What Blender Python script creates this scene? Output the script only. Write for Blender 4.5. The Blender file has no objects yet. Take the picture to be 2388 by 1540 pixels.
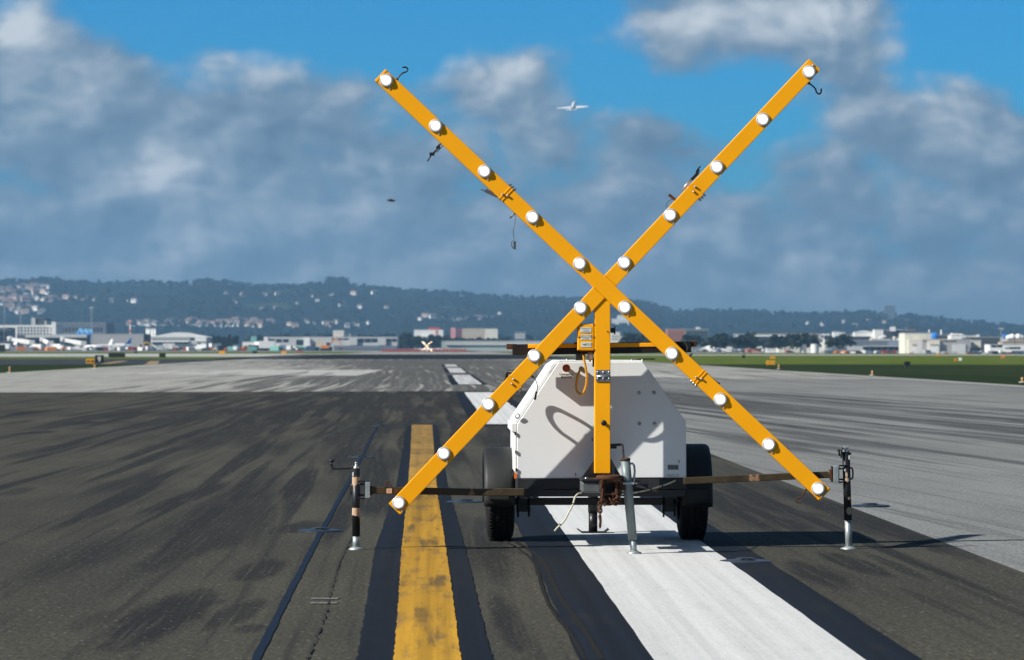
import bpy, math, random
import numpy as np
from mathutils import Vector, Matrix
R = math.radians
rnd = random.Random(7)
S = bpy.context.scene
COL = S.collection
# ------------------------------------------------------------------ camera
LENS_PX, MID_X, HOR_Y, EYE = 7600.0, 1194.0, 813.0, 1.40     # focal length, picture centre and horizon in pixels of the 2388 px wide view; eye height
cam = bpy.data.objects.new('camera', bpy.data.cameras.new('camera'))
COL.objects.link(cam)
cam.location = (0, 0, EYE)
cam.rotation_euler = (R(90), 0, 0)
cam.data.sensor_width = 36
cam.data.lens = 36 * LENS_PX / 2388
cam.data.shift_y = 43 / 2388
cam.data.clip_start, cam.data.clip_end = .5, 40000
cam.data.dof.use_dof = True
cam.data.dof.focus_distance = 22.6
cam.data.dof.aperture_fstop = 7.0
S.camera = cam
S.render.engine = 'CYCLES'
S.cycles.use_denoising = True
S.cycles.max_bounces = 8
S.cycles.transparent_max_bounces = 6
S.cycles.volume_bounces = 0
S.cycles.caustics_reflective = S.cycles.caustics_refractive = False
S.cycles.sample_clamp_indirect = 2
vs = S.view_settings
vs.view_transform = 'Standard'; vs.look = 'None'; vs.exposure = 0.62; vs.gamma = 1; vs.use_curve_mapping = False
# ------------------------------------------------------------------ node helper
class G:
    def __init__(s, nt):
        s.nt = nt; s.n = nt.nodes; s.l = nt.links
    def put(s, sock, v):
        if v is None: return
        if hasattr(v, 'links') or hasattr(v, 'is_output'): s.l.new(v, sock)
        else:
            try: sock.default_value = v
            except Exception: sock.default_value = (*v, 1) if len(v) == 3 else v
    def new(s, t, **k):
        n = s.n.new(t)
        for a, b in k.items(): setattr(n, a, b)
        return n
    def m(s, op, a, b=None, c=None, clamp=False):
        n = s.new('ShaderNodeMath', operation=op, use_clamp=clamp)
        for i, v in enumerate((a, b, c)): s.put(n.inputs[i], v)
        return n.outputs[0]
    def v(s, op, a, b=None, out=0):
        n = s.new('ShaderNodeVectorMath', operation=op)
        s.put(n.inputs[0], a); s.put(n.inputs[1], b)
        return n.outputs['Value'] if op in ('DOT_PRODUCT', 'LENGTH') else n.outputs[0]
    def scl(s, a, k): return s.v('MULTIPLY', a, k)
    def noise(s, vec, scale=1, detail=3, rough=.5, dist=0, dim='3D'):
        n = s.new('ShaderNodeTexNoise', noise_dimensions=dim)
        s.put(n.inputs['Vector'], vec); n.inputs['Scale'].default_value = scale; n.inputs['Detail'].default_value = detail
        n.inputs['Roughness'].default_value = rough; n.inputs['Distortion'].default_value = dist
        return n.outputs[0]
    def step(s, x, a, b, lo=0, hi=1):
        n = s.new('ShaderNodeMapRange', interpolation_type='SMOOTHSTEP')
        s.put(n.inputs[0], x)
        for i, v in zip((1, 2, 3, 4), (a, b, lo, hi)): s.put(n.inputs[i], v)
        return n.outputs[0]
    def mix(s, f, a, b, blend='MIX'):
        n = s.new('ShaderNodeMix', data_type='RGBA', blend_type=blend)
        s.put(n.inputs[0], f); s.put(n.inputs[6], a); s.put(n.inputs[7], b)
        return n.outputs[2]
    def xyz(s, vec):
        n = s.new('ShaderNodeSeparateXYZ'); s.put(n.inputs[0], vec); return n.outputs
    def vec(s, x=0, y=0, z=0):
        n = s.new('ShaderNodeCombineXYZ')
        for i, v in enumerate((x, y, z)): s.put(n.inputs[i], v)
        return n.outputs[0]
# ------------------------------------------------------------------ sky and sun
SUN_AZ, SUN_EL = 24.0, 34.5            # shadows run to +x and 24 degrees away from the viewer
sdir = Vector((math.cos(R(SUN_AZ)) * math.cos(R(SUN_EL)), math.sin(R(SUN_AZ)) * math.cos(R(SUN_EL)), -math.sin(R(SUN_EL))))
w = bpy.data.worlds.new('World'); S.world = w; w.use_nodes = True
w.node_tree.nodes.clear()
g = G(w.node_tree)
D3 = g.new('ShaderNodeTexCoord').outputs['Generated']
DX, DY, DZ = g.xyz(D3)
az = g.m('ARCTAN2', DX, DY); el = g.m('ARCSINE', DZ)
sky = g.new('ShaderNodeTexSky', sky_type='NISHITA', sun_disc=False)
sky.sun_elevation = R(SUN_EL)
sky.sun_rotation = math.atan2(-sdir.x, -sdir.y)
sky.air_density, sky.dust_density, sky.ozone_density = 1.0, .3, 2.5
blue = g.mix(1.0, sky.outputs[0], (.075, .68, 1.24, 1), 'MULTIPLY')
q = g.vec(az, g.m('MULTIPLY', el, 1.35), 0)
def blobs(lst):
    tot = None
    for X, Y, sx, sy, a in lst:
        A0, E0 = math.atan((X - MID_X) / LENS_PX), (HOR_Y - Y) / LENS_PX
        dx = g.m('MULTIPLY', g.m('SUBTRACT', az, A0), LENS_PX / sx)
        dy = g.m('MULTIPLY', g.m('SUBTRACT', el, E0), LENS_PX / sy)
        e = g.m('MULTIPLY', g.m('EXPONENT', g.m('MULTIPLY', g.m('MULTIPLY_ADD', dx, dx, g.m('MULTIPLY', dy, dy)), -1)), a)
        tot = e if tot is None else g.m('ADD', tot, e)
    return tot
wn = g.new('ShaderNodeTexNoise'); g.l.new(q, wn.inputs['Vector']); wn.inputs['Scale'].default_value = 28; wn.inputs['Detail'].default_value = 4
q2 = g.v('ADD', q, g.scl(g.v('SUBTRACT', wn.outputs[1], (.5, .5, .5)), (.013, .013, 0)))
n1 = g.noise(q2, 34, 6, .52)
n1s = g.noise(g.v('ADD', q2, (-.0045, .0055, 0)), 34, 3, .5)
n2 = g.noise(q2, 16, 3, .5)
# where cloud is thick (+) and where blue shows (-)
thick = blobs([(250, 250, 420, 190, .22), (620, 260, 240, 130, .16), (1190, 170, 190, 120, .14), (1750, 40, 420, 90, .34), (2150, 300, 280, 150, .10),
               (60, 70, 130, 90, .25), (1194, 640, 2200, 200, .26), (1194, 330, 1500, 130, .07), (650, 30, 560, 75, -.62), (900, 130, 200, 80, -.36), (1290, 25, 130, 70, -.36),
               (440, 200, 160, 60, -.22), (2300, 70, 200, 130, -.55), (1560, 225, 170, 50, -.30), (1800, 290, 200, 50, -.22), (1420, 150, 90, 90, -.26), (880, 300, 120, 60, -.14),
               (2060, 540, 140, 100, -.13), (1720, 420, 200, 80, -.13), (1250, 400, 160, 80, -.12), (2250, 330, 160, 80, .12)])
low = g.step(el, .02, .10, .10, 0)
dens = g.m('ADD', g.m('ADD', n1, g.m('MULTIPLY', g.m('SUBTRACT', n2, .5), .5)), g.m('ADD', thick, low))
mask = g.step(dens, .34, .66)
relief = g.m('MULTIPLY', g.m('SUBTRACT', n1, n1s), g.step(el, .008, .030, .5, 1.9))
lit = blobs([(60, 80, 85, 55, .55), (590, 165, 110, 60, .34), (640, 120, 60, 30, .2), (390, 370, 120, 80, .42), (340, 420, 80, 60, .32), (1060, 330, 90, 50, .16), (1940, 330, 110, 60, .15), (2250, 230, 120, 60, .14), (1150, 560, 120, 60, .10), (820, 480, 110, 60, .10), (1800, 600, 160, 60, .10), (2000, 680, 200, 40, .06), (1780, 60, 330, 60, .42), (2110, 170, 60, 60, .34),
             (1150, 170, 130, 90, .30), (900, 245, 100, 35, .34), (650, 560, 260, 120, .06), (1390, 350, 400, 80, -.08), (230, 330, 240, 110, -.08), (300, 610, 420, 120, -.03)])
lum = g.m('ADD', g.m('ADD', g.m('ADD', relief, g.m('MULTIPLY', g.m('SUBTRACT', n2, .5), g.step(el, .008, .030, .25, .8))), .40), lit, clamp=True)
ramp = g.new('ShaderNodeValToRGB')
cr = ramp.color_ramp
cr.elements[0].position = .12; cr.elements[0].color = (.130, .220, .335, 1)
cr.elements[1].position = 1.0; cr.elements[1].color = (.68, .74, .80, 1)
e_ = cr.elements.new(.42); e_.color = (.205, .310, .43, 1)
e_ = cr.elements.new(.68); e_.color = (.37, .46, .56, 1)
g.l.new(lum, ramp.inputs[0])
CL = 10.3
cloud = g.mix(1.0, ramp.outputs[0], (CL, CL, CL, 1), 'MULTIPLY')
# the thick air low over the horizon
col = g.mix(mask, blue, cloud)
dim = g.step(el, .12, .42, 1, .42)          # deeper sky overhead, dimmed out of frame to cut fill and deepen shadows
col = g.mix(1.0, col, g.vec(dim, dim, dim), 'MULTIPLY')
bg = g.new('ShaderNodeBackground'); bg.inputs['Strength'].default_value = .06
g.l.new(col, bg.inputs['Color'])
g.l.new(bg.outputs[0], g.new('ShaderNodeOutputWorld').inputs['Surface'])
sun = bpy.data.objects.new('sun', bpy.data.lights.new('sun', 'SUN'))
COL.objects.link(sun)
sun.data.energy = 5.0; sun.data.angle = R(.53); sun.data.color = (1, .955, .88)
sun.rotation_euler = sdir.to_track_quat('-Z', 'Y').to_euler()
sun.location = (-20, -10, 30)
# ------------------------------------------------------------------ helpers
def gdist(Y): return LENS_PX * EYE / (Y - HOR_Y)
def at(X, Y, d): return Vector(((X - MID_X) * d / LENS_PX, d, EYE - (Y - HOR_Y) * d / LENS_PX))
def ground(X, Y):
    d = gdist(Y); return ((X - MID_X) * d / LENS_PX, d)
RUN = -.0242                           # the runway's heading: x = x0 + RUN * y
PSI = -RUN
class MB:
    def __init__(s): s.v = []; s.f = []; s.m = []; s.s = []
    def add(s, vs_, fs, mi=0, smooth=False):
        b = len(s.v); s.v += [tuple(p) for p in vs_]
        for f in fs: s.f.append([b + i for i in f]); s.m.append(mi); s.s.append(smooth)
        return s
    def box(s, lo, hi, mi=0, M=None):
        x0, y0, z0 = lo; x1, y1, z1_ = hi
        p = [Vector(c) for c in ((x0, y0, z0), (x1, y0, z0), (x1, y1, z0), (x0, y1, z0), (x0, y0, z1_), (x1, y0, z1_), (x1, y1, z1_), (x0, y1, z1_))]
        if M is not None: p = [M @ c for c in p]
        return s.add(p, [(0, 3, 2, 1), (4, 5, 6, 7), (0, 1, 5, 4), (1, 2, 6, 5), (2, 3, 7, 6), (3, 0, 4, 7)], mi)
    def cbox(s, c, size, mi=0, M=None):
        h = [k / 2 for k in size]
        return s.box([c[i] - h[i] for i in range(3)], [c[i] + h[i] for i in range(3)], mi, M)
    def beam(s, a, b, wdt, dep, mi=0, side=Vector((0, 1, 0))):
        a, b = Vector(a), Vector(b); t = (b - a).normalized(); n = side.cross(t).normalized(); k = t.cross(n).normalized()
        p = []
        for c in (a, b):
            for i, j in ((-1, -1), (1, -1), (1, 1), (-1, 1)): p.append(c + n * i * wdt / 2 + k * j * dep / 2)
        return s.add(p, [(3, 2, 1, 0), (4, 5, 6, 7), (0, 1, 5, 4), (1, 2, 6, 5), (2, 3, 7, 6), (3, 0, 4, 7)], mi)
    def tube(s, pts, r, seg=10, mi=0, cap=True, smooth=True):
        pts = [Vector(p) for p in pts]; rr = r if isinstance(r, (list, tuple)) else [r] * len(pts)
        rings = []; up = None
        for i, p in enumerate(pts):
            t = (pts[min(i + 1, len(pts) - 1)] - pts[max(i - 1, 0)]).normalized()
            if up is None: up = Vector((0, 0, 1)) if abs(t.z) < .9 else Vector((0, 1, 0))
            n = (up - t * up.dot(t)).normalized(); b = t.cross(n); up = n
            rings.append([p + (n * math.cos(2 * math.pi * k / seg) + b * math.sin(2 * math.pi * k / seg)) * rr[i] for k in range(seg)])
        fs = []
        for i in range(len(rings) - 1):
            for k in range(seg):
                fs.append((i * seg + k, (i + 1) * seg + k, (i + 1) * seg + (k + 1) % seg, i * seg + (k + 1) % seg))
        b0 = len(s.v)
        s.add([p for rg in rings for p in rg], fs, mi, smooth)
        if cap:
            L = (len(rings) - 1) * seg
            s.f.append([b0 + k for k in range(seg)]); s.f.append([b0 + L + k for k in reversed(range(seg))]); s.m += [mi, mi]; s.s += [False, False]
        return s
    def lathe(s, prof, axis_o, axis, seg=24, mi=0, smooth=True):
        """prof: (along, radius) pairs about the axis from axis_o"""
        a = Vector(axis).normalized(); u = a.orthogonal().normalized(); v_ = a.cross(u); o = Vector(axis_o)
        p = [o + a * h + (u * math.cos(2 * math.pi * k / seg) + v_ * math.sin(2 * math.pi * k / seg)) * max(r, 1e-5) for h, r in prof for k in range(seg)]
        fs = [(i * seg + k, i * seg + (k + 1) % seg, (i + 1) * seg + (k + 1) % seg, (i + 1) * seg + k) for i in range(len(prof) - 1) for k in range(seg)]
        return s.add(p, fs, mi, smooth)
    def prism(s, poly, lo, hi, mi=0, f=lambda a, b, t: (a, t, b)):
        n = len(poly)
        p = [f(a, b, lo) for a, b in poly] + [f(a, b, hi) for a, b in poly]
        return s.add(p, [tuple(range(n)), tuple(reversed(range(n, 2 * n)))] + [(i, i + n, (i + 1) % n + n, (i + 1) % n) for i in range(n)], mi)
    def ball(s, c, r, seg=10, rings=6, mi=0):
        c = Vector(c); r = Vector(r) if hasattr(r, '__len__') else Vector((r, r, r))
        p = [c + Vector((r.x * math.sin(math.pi * i / rings) * math.cos(2 * math.pi * k / seg), r.y * math.sin(math.pi * i / rings) * math.sin(2 * math.pi * k / seg), r.z * math.cos(math.pi * i / rings))) for i in range(rings + 1) for k in range(seg)]
        return s.add(p, [(i * seg + k, (i + 1) * seg + k, (i + 1) * seg + (k + 1) % seg, i * seg + (k + 1) % seg) for i in range(rings) for k in range(seg)], mi, True)
    def build(s, name, mats, parent=None, loc=None, rz=None, bevel=0, fix=True):
        me = bpy.data.meshes.new(name)
        me.from_pydata(s.v, [], s.f)
        for m_ in (mats if isinstance(mats, (list, tuple)) else [mats]): me.materials.append(m_)
        me.polygons.foreach_set('material_index', s.m); me.polygons.foreach_set('use_smooth', s.s)
        if fix and len(s.f) < 20000:
            import bmesh
            bm = bmesh.new(); bm.from_mesh(me); bmesh.ops.recalc_face_normals(bm, faces=bm.faces); bm.to_mesh(me); bm.free()
        me.update()
        o = bpy.data.objects.new(name, me); COL.objects.link(o)
        if parent is not None: o.parent = parent
        if loc is not None: o.location = loc
        if rz is not None: o.rotation_euler = (0, 0, rz)
        if bevel:
            b = o.modifiers.new('bevel', 'BEVEL'); b.width = bevel; b.segments = 2; b.limit_method = 'ANGLE'; b.angle_limit = R(40)
        return o
def tag(o, label=None, cat=None, group=None, kind=None):
    for k, v_ in (('label', label), ('category', cat), ('group', group), ('kind', kind)):
        if v_: o[k] = v_
    return o
def thing(name, loc, label, cat, group=None, rz=0):
    o = bpy.data.objects.new(name, None); COL.objects.link(o)
    o.location = loc; o.rotation_euler = (0, 0, rz); o.empty_display_size = .3
    return tag(o, label, cat, group)
KIDS = {}
def copy_tree(o, loc, rz=0, label=None, group=None, scale=None):
    def rec(a, par):
        c = a.copy(); COL.objects.link(c)
        if par is not None: c.parent = par
        for k in [x for x in a.children]: rec(k, c)
        return c
    c = rec(o, None); c.location = loc; c.rotation_euler = (0, 0, rz)
    if scale: c.scale = scale if hasattr(scale, '__len__') else (scale,) * 3
    if label: c['label'] = label
    if group: c['group'] = group
    return c
def text(txt, size, mat_, parent, loc, name='lettering', rot=(R(90), 0, 0), align='CENTER'):
    cu = bpy.data.curves.new(name, 'FONT'); cu.body = txt; cu.size = size; cu.align_x = align; cu.align_y = 'CENTER'; cu.space_line = .95
    t = bpy.data.objects.new(name, cu); COL.objects.link(t)
    me = bpy.data.meshes.new_from_object(t.evaluated_get(bpy.context.evaluated_depsgraph_get()))
    bpy.data.objects.remove(t)
    me.materials.clear(); me.materials.append(mat_)
    o = bpy.data.objects.new(name, me); COL.objects.link(o); o.parent = parent; o.location = loc; o.rotation_euler = rot
    return o
# ------------------------------------------------------------------ materials
def mat(name, c, rough=.6, metal=0, spec=.5, var=.12, scale=6, c2=None, thr=None, bump=0, stretch=(1, 1, 1), emit=0, coord='Object', dirt=None):
    m = bpy.data.materials.new(name); m.use_nodes = True
    nt = m.node_tree; gg = G(nt); b = nt.nodes['Principled BSDF']
    P = gg.new('ShaderNodeTexCoord').outputs[coord]
    n = gg.noise(gg.scl(P, stretch), scale, 5, .6)
    k = gg.m('MULTIPLY_ADD', gg.m('SUBTRACT', n, .5), var * 2, 1)
    base = gg.mix(1.0, (*c, 1), gg.vec(k, k, k), 'MULTIPLY')
    if c2 is not None:
        t = thr or (.55, .62)
        base = gg.mix(gg.step(gg.noise(gg.scl(P, stretch), scale * .6, 6, .65), *t), base, (*c2, 1))
    if dirt is not None:
        dc, dsc, d0, d1, da, dst = dirt
        base = gg.mix(gg.m('MULTIPLY', gg.step(gg.noise(gg.scl(P, dst), dsc, 5, .65), d0, d1), da), base, (*dc, 1))
    gg.l.new(base, b.inputs['Base Color'])
    rr = gg.m('MULTIPLY_ADD', gg.m('SUBTRACT', n, .5), .25, rough, clamp=True)
    gg.l.new(rr, b.inputs['Roughness'])
    b.inputs['Metallic'].default_value = metal; b.inputs['Specular IOR Level'].default_value = spec
    if emit: b.inputs['Emission Color'].default_value = (*c, 1); b.inputs['Emission Strength'].default_value = emit
    if bump:
        bn = gg.new('ShaderNodeBump'); bn.inputs['Strength'].default_value = bump; bn.inputs['Distance'].default_value = .004
        gg.l.new(gg.noise(P, scale * 12, 3), bn.inputs['Height']); gg.l.new(bn.outputs[0], b.inputs['Normal'])
    return m
# ------------------------------------------------------------------ ground materials
def pavement(name, c_light, c_dark, rubber, cover, marks=(), speck=.5, streak=(1.0, .14), zones=(), c_third=None, shear=None, grain=42, pale=0):
    m = bpy.data.materials.new(name); m.use_nodes = True
    gg = G(m.node_tree); b = m.node_tree.nodes['Principled BSDF']
    P = gg.new('ShaderNodeNewGeometry').outputs['Position']
    X, Y, Z = gg.xyz(P)
    U = gg.m('MULTIPLY_ADD', Y, -RUN, X)                       # across the runway
    V = gg.vec(U, Y, 0)
    wv = gg.noise(gg.scl(V, (.09, .018, 1)), 1, 1)
    Uw = gg.m('ADD', U, gg.m('MULTIPLY', gg.m('SUBTRACT', wv, .5), 1.6))
    W = gg.vec(Uw if shear is None else gg.m('MULTIPLY_ADD', Y, -shear, X), Y, 0)
    base = gg.mix(gg.step(gg.noise(gg.scl(W, (.5, .12, 1)), 1, 4, .6), .35, .65), (*c_light, 1), (*c_dark, 1))
    if c_third is not None:
        base = gg.mix(gg.m('MULTIPLY', gg.step(gg.noise(gg.scl(W, (.10, .03, 1)), 1, 3), .48, .62), .8), base, (*c_third, 1))
    # rubber left by tyres: long soft streaks
    s1 = gg.noise(gg.scl(W, (streak[0], streak[1], 1)), 1, 1.6, .5)
    s2 = gg.noise(gg.scl(W, (streak[0] * 2.7, streak[1] * .8, 1)), 1, 1.6, .5)
    fine = gg.noise(gg.scl(W, (26, .35, 1)), 1, 2, .6)
    amt = None
    for U0, Y0, su, sy, a in zones:
        du = gg.m('MULTIPLY', gg.m('SUBTRACT', U, U0), 1 / su); dy = gg.m('MULTIPLY', gg.m('SUBTRACT', Y, Y0), 1 / sy)
        e = gg.m('EXPONENT', gg.m('MULTIPLY', gg.m('MULTIPLY_ADD', du, du, gg.m('MULTIPLY', dy, dy)), -1))
        e = gg.m('MULTIPLY', e, a); amt = e if amt is None else gg.m('ADD', amt, e)
    if amt is None: amt = 0.0
    rub = gg.m('MULTIPLY', gg.step(gg.m('ADD', s1, amt), .57 - cover * .2, .68 - cover * .2), .72)
    rub = gg.m('MAXIMUM', rub, gg.m('MULTIPLY', gg.step(gg.m('ADD', s2, amt), .58 - cover * .2, .68 - cover * .2), .85))
    tot = None
    edge = gg.m('MULTIPLY', gg.m('SUBTRACT', gg.noise(gg.scl(V, (9, 2.2, 1)), 1, 3, .6), .5), 1.1)
    for (xa, ya), (xb, yb), wd, a in marks:
        cx, cy = (xa + xb) / 2, (ya + yb) / 2; L = math.hypot(xb - xa, yb - ya) / 2; ux, uy = (xb - xa) / 2 / L, (yb - ya) / 2 / L
        da = gg.m('ADD', gg.v('DOT_PRODUCT', P, (ux / L, uy / L, 0)), -(cx * ux + cy * uy) / L)
        db = gg.m('ADD', gg.v('DOT_PRODUCT', P, (-uy / wd * 2, ux / wd * 2, 0)), -(-cx * uy + cy * ux) / wd * 2)
        r2 = gg.m('ADD', gg.m('MULTIPLY_ADD', da, da, gg.m('MULTIPLY', db, db)), edge)
        k = gg.m('MULTIPLY', gg.step(r2, 1.12, .25), a)
        tot = k if tot is None else gg.m('MAXIMUM', tot, k)
    if tot is not None: rub = gg.m('MAXIMUM', rub, tot)
    hair = gg.step(gg.noise(gg.scl(W, (8, .09, 1)), 1, 3, .6), .50, .72, 0, .55)
    rub = gg.m('MAXIMUM', rub, hair)
    rub = gg.m('MULTIPLY', rub, gg.step(fine, .26, .52, .28, 1.0))
    base = gg.mix(rub, base, (*rubber, 1))
    # aggregate
    gr = gg.noise(gg.scl(P, (1, .28, 1)), grain, 3, .75)
    kk = gg.m('MULTIPLY_ADD', gg.m('SUBTRACT', gr, .5), speck * 3.4, 1, clamp=False)
    base = gg.mix(1.0, base, gg.vec(kk, kk, kk), 'MULTIPLY')
    vo = gg.new('ShaderNodeTexVoronoi'); gg.l.new(P, vo.inputs['Vector']); vo.inputs['Scale'].default_value = 20
    rv = gg.new('ShaderNodeTexWhiteNoise'); gg.l.new(vo.outputs['Color'], rv.inputs['Vector'])
    fl = gg.m('MULTIPLY', gg.step(vo.outputs['Distance'], .24, .12), gg.m('GREATER_THAN', rv.outputs[0], .84))
    base = gg.mix(gg.m('MULTIPLY', fl, .5 * min(1, speck * 2)), base, (.30, .29, .25, 1))
    fine2 = gg.step(fine, .60, .78, 0, pale)
    if pale: base = gg.mix(fine2, base, tuple(k * 1.9 for k in c_light) + (1,))
    gg.l.new(base, b.inputs['Base Color'])
    b.inputs['Roughness'].default_value = .88; b.inputs['Specular IOR Level'].default_value = .18
    bn = gg.new('ShaderNodeBump'); bn.inputs['Strength'].default_value = .5; bn.inputs['Distance'].default_value = .006
    gg.l.new(gr, bn.inputs['Height']); gg.l.new(bn.outputs[0], b.inputs['Normal'])
    return m
def paint(name, c, wear, worn, wear_at=(.52, .66), tracks=.35, dark=None, fade=None):
    m = bpy.data.materials.new(name); m.use_nodes = True
    gg = G(m.node_tree); b = m.node_tree.nodes['Principled BSDF']
    P = gg.new('ShaderNodeNewGeometry').outputs['Position']
    X, Y, Z = gg.xyz(P); V = gg.vec(gg.m('MULTIPLY_ADD', Y, -RUN, X), Y, 0)
    n = gg.noise(gg.scl(V, (7, 1.1, 1)), 1, 5, .62)
    base = gg.mix(gg.m('MULTIPLY', gg.step(n, *wear_at), wear), (*c, 1), (*worn, 1))
    st = gg.noise(gg.scl(V, (9, .05, 1)), 1, 3, .62)
    k = gg.step(st, .25, .7, 1 - tracks, 1.04)
    base = gg.mix(1.0, base, gg.vec(k, k, k), 'MULTIPLY')
    if dark is not None:
        bl = gg.step(gg.noise(gg.scl(V, (9, .40, 1)), 1, 5, .62), .48, .64)
        bands = gg.step(gg.noise(gg.vec(0, Y, 0), .8, 2), .40, .56)
        base = gg.mix(gg.m('MULTIPLY', gg.m('MULTIPLY', bl, bands), .85), base, (*dark, 1))
    if fade is not None:
        base = gg.mix(gg.m('MULTIPLY', gg.step(Y, 25, 44), .62), base, (*fade, 1))
        bd = gg.new('ShaderNodeTexWhiteNoise', noise_dimensions='1D'); gg.l.new(gg.m('FLOOR', gg.m('ADD', gg.m('MULTIPLY', Y, .42), gg.m('MULTIPLY', gg.noise(V, .3, 2), .0))), bd.inputs['W'])
        kb = gg.m('MULTIPLY_ADD', bd.outputs[0], .30, .80); base = gg.mix(1.0, base, gg.vec(kb, kb, kb), 'MULTIPLY')
    gn = gg.noise(gg.scl(P, (1, .5, 1)), 48, 3, .7)
    kk = gg.m('MULTIPLY_ADD', gg.m('SUBTRACT', gn, .5), .5, 1)
    base = gg.mix(1.0, base, gg.vec(kk, kk, kk), 'MULTIPLY')
    gg.l.new(base, b.inputs['Base Color'])
    b.inputs['Roughness'].default_value = .8; b.inputs['Specular IOR Level'].default_value = .2
    bn = gg.new('ShaderNodeBump'); bn.inputs['Strength'].default_value = .35; bn.inputs['Distance'].default_value = .005
    gg.l.new(gn, bn.inputs['Height']); gg.l.new(bn.outputs[0], b.inputs['Normal'])
    return m
def sheet(name, poly, z, m_, kind='structure'):
    o = MB().add([(x, y, z) for x, y in poly], [tuple(range(len(poly)))]).build(name, m_)
    return tag(o, kind=kind)
def ribbon(name, pts, z, m_, jag=0, step=.35, kind='structure'):
    """pts: (x left, x right, y) stations near to far"""
    P = []
    r = random.Random(len(pts) + int(pts[0][2] * 10))
    for (a0, b0, y0), (a1, b1, y1) in zip(pts[:-1], pts[1:]):
        n = max(1, int((y1 - y0) / step))
        for i in range(n):
            t = i / n; P.append((a0 + (a1 - a0) * t + r.uniform(-jag, jag), b0 + (b1 - b0) * t + r.uniform(-jag, jag), y0 + (y1 - y0) * t))
    P.append(pts[-1])
    mb = MB(); n = len(P)
    mb.add([(a, y, z) for a, b_, y in P] + [(b_, y, z) for a, b_, y in P], [(i, i + n, i + n + 1, i + 1) for i in range(n - 1)])
    return tag(mb.build(name, m_), kind=kind)
def seam(x0, x1, y0, y1): return [(x0 + RUN * y0, y0), (x1 + RUN * y0, y0), (x1 + RUN * y1, y1), (x0 + RUN * y1, y1)]
# crops of the photograph the rubber marks were measured in
def c3(x, y): return ((x * .7415) / 1.7152, (1500 + y * .7415) / 1.7152)
def c5(x, y): return ((2400 + x * .7102) / 1.7152, (1900 + y * .7102) / 1.7152)
def c4(x, y): return ((1100 + x * .58626) / 1.7152, (2000 + y * .58626) / 1.7152)
MK = []
for f_, a_, b_, wd_, k_ in ((c3, (690, 790), (1270, 560), .36, .85), (c3, (560, 1520), (1130, 1140), .50, .9), (c3, (650, 1120), (1420, 740), .46, .75), (c3, (1300, 1130), (1500, 980), .34, .8),
        (c3, (1090, 1400), (1400, 1200), .30, .75), (c3, (1040, 730), (1280, 640), .36, .6), (c3, (1080, 970), (1330, 850), .32, .7), (c3, (1460, 870), (1720, 780), .40, .8),
        (c3, (380, 295), (530, 290), .7, .7), (c3, (330, 272), (540, 250), .6, .95), (c3, (40, 220), (220, 190), .7, 1), (c3, (70, 325), (300, 300), .6, .9), (c3, (520, 235), (800, 190), .7, .9),
        (c3, (590, 190), (720, 182), .8, .9), (c3, (530, 262), (680, 250), .8, .5), (c3, (0, 270), (180, 243), .5, .7), (c3, (-60, 470), (500, 350), .5, .6), (c3, (800, 230), (1000, 190), .9, .7),
        (c3, (0, 660), (180, 600), .3, .55), (c3, (1300, 1400), (1420, 1340), .22, .7), (c3, (380, 1400), (640, 1260), .25, .4),
        (c5, (1420, 665), (1060, 470), .34, .85), (c5, (1640, 590), (1230, 420), .30, .9), (c5, (860, 262), (560, 60), .42, .8), (c5, (1200, 330), (930, 225), .36, .8), (c5, (1880, 610), (1480, 430), .14, .7),
        (c5, (2388, 585), (860, 20), .42, .85), (c5, (2260, 890), (1650, 620), .12, .5), (c5, (1340, 250), (900, 180), .3, .6),
        (c4, (1690, 1080), (1480, 600), .16, .8), (c4, (1300, 700), (1290, 330), .14, .6), (c4, (1560, 620), (1400, 100), .3, .8), (c4, (1700, 380), (1560, 330), .2, .5)):
    MK.append((ground(*f_(*a_)), ground(*f_(*b_)), wd_, k_))
ASPH = pavement('runway_asphalt', (.060, .057, .043), (.040, .039, .031), (.0115, .0115, .012), .10, MK, speck=.75, streak=(1.25, .065),
                zones=((-1.2, 88, 4.5, 36, .14), (-4.5, 60, 4, 26, .06), (-10, 40, 6, 30, -.05), (-4, 14, 8, 9, -.07), (-15, 95, 5, 20, -.06), (-.5, 38, 2.2, 20, .07)), pale=.14)
CONC = pavement('pale_concrete', (.31, .31, .285), (.275, .275, .255), (.016, .017, .018), .02, speck=.25, streak=(1.5, .028),
                zones=((.5, 200, 7.5, 140, .23), (-7, 150, 4, 45, .06), (-1, 350, 14, 80, .26), (-17, 150, 7, 90, -.10)), pale=.08)
SHOULD = pavement('grey_shoulder_asphalt', (.205, .213, .208), (.168, .175, .172), (.026, .027, .028), -.15, speck=.5, streak=(1.0, .032), shear=-.105,
                  zones=((8, 80, 5, 24, .16), (13, 58, 4, 12, .13), (5.5, 105, 3, 25, .17), (8, 24, 5, 14, -.06)), pale=.10)
DARKT = pavement('taxiway_asphalt', (.036, .042, .05), (.028, .033, .04), (.016, .016, .018), 0, speck=.2, streak=(.3, .03))
APRON = pavement('apron_concrete', (.24, .24, .23), (.20, .20, .195), (.08, .08, .08), -.1, speck=.1, streak=(.05, .02))
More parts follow.
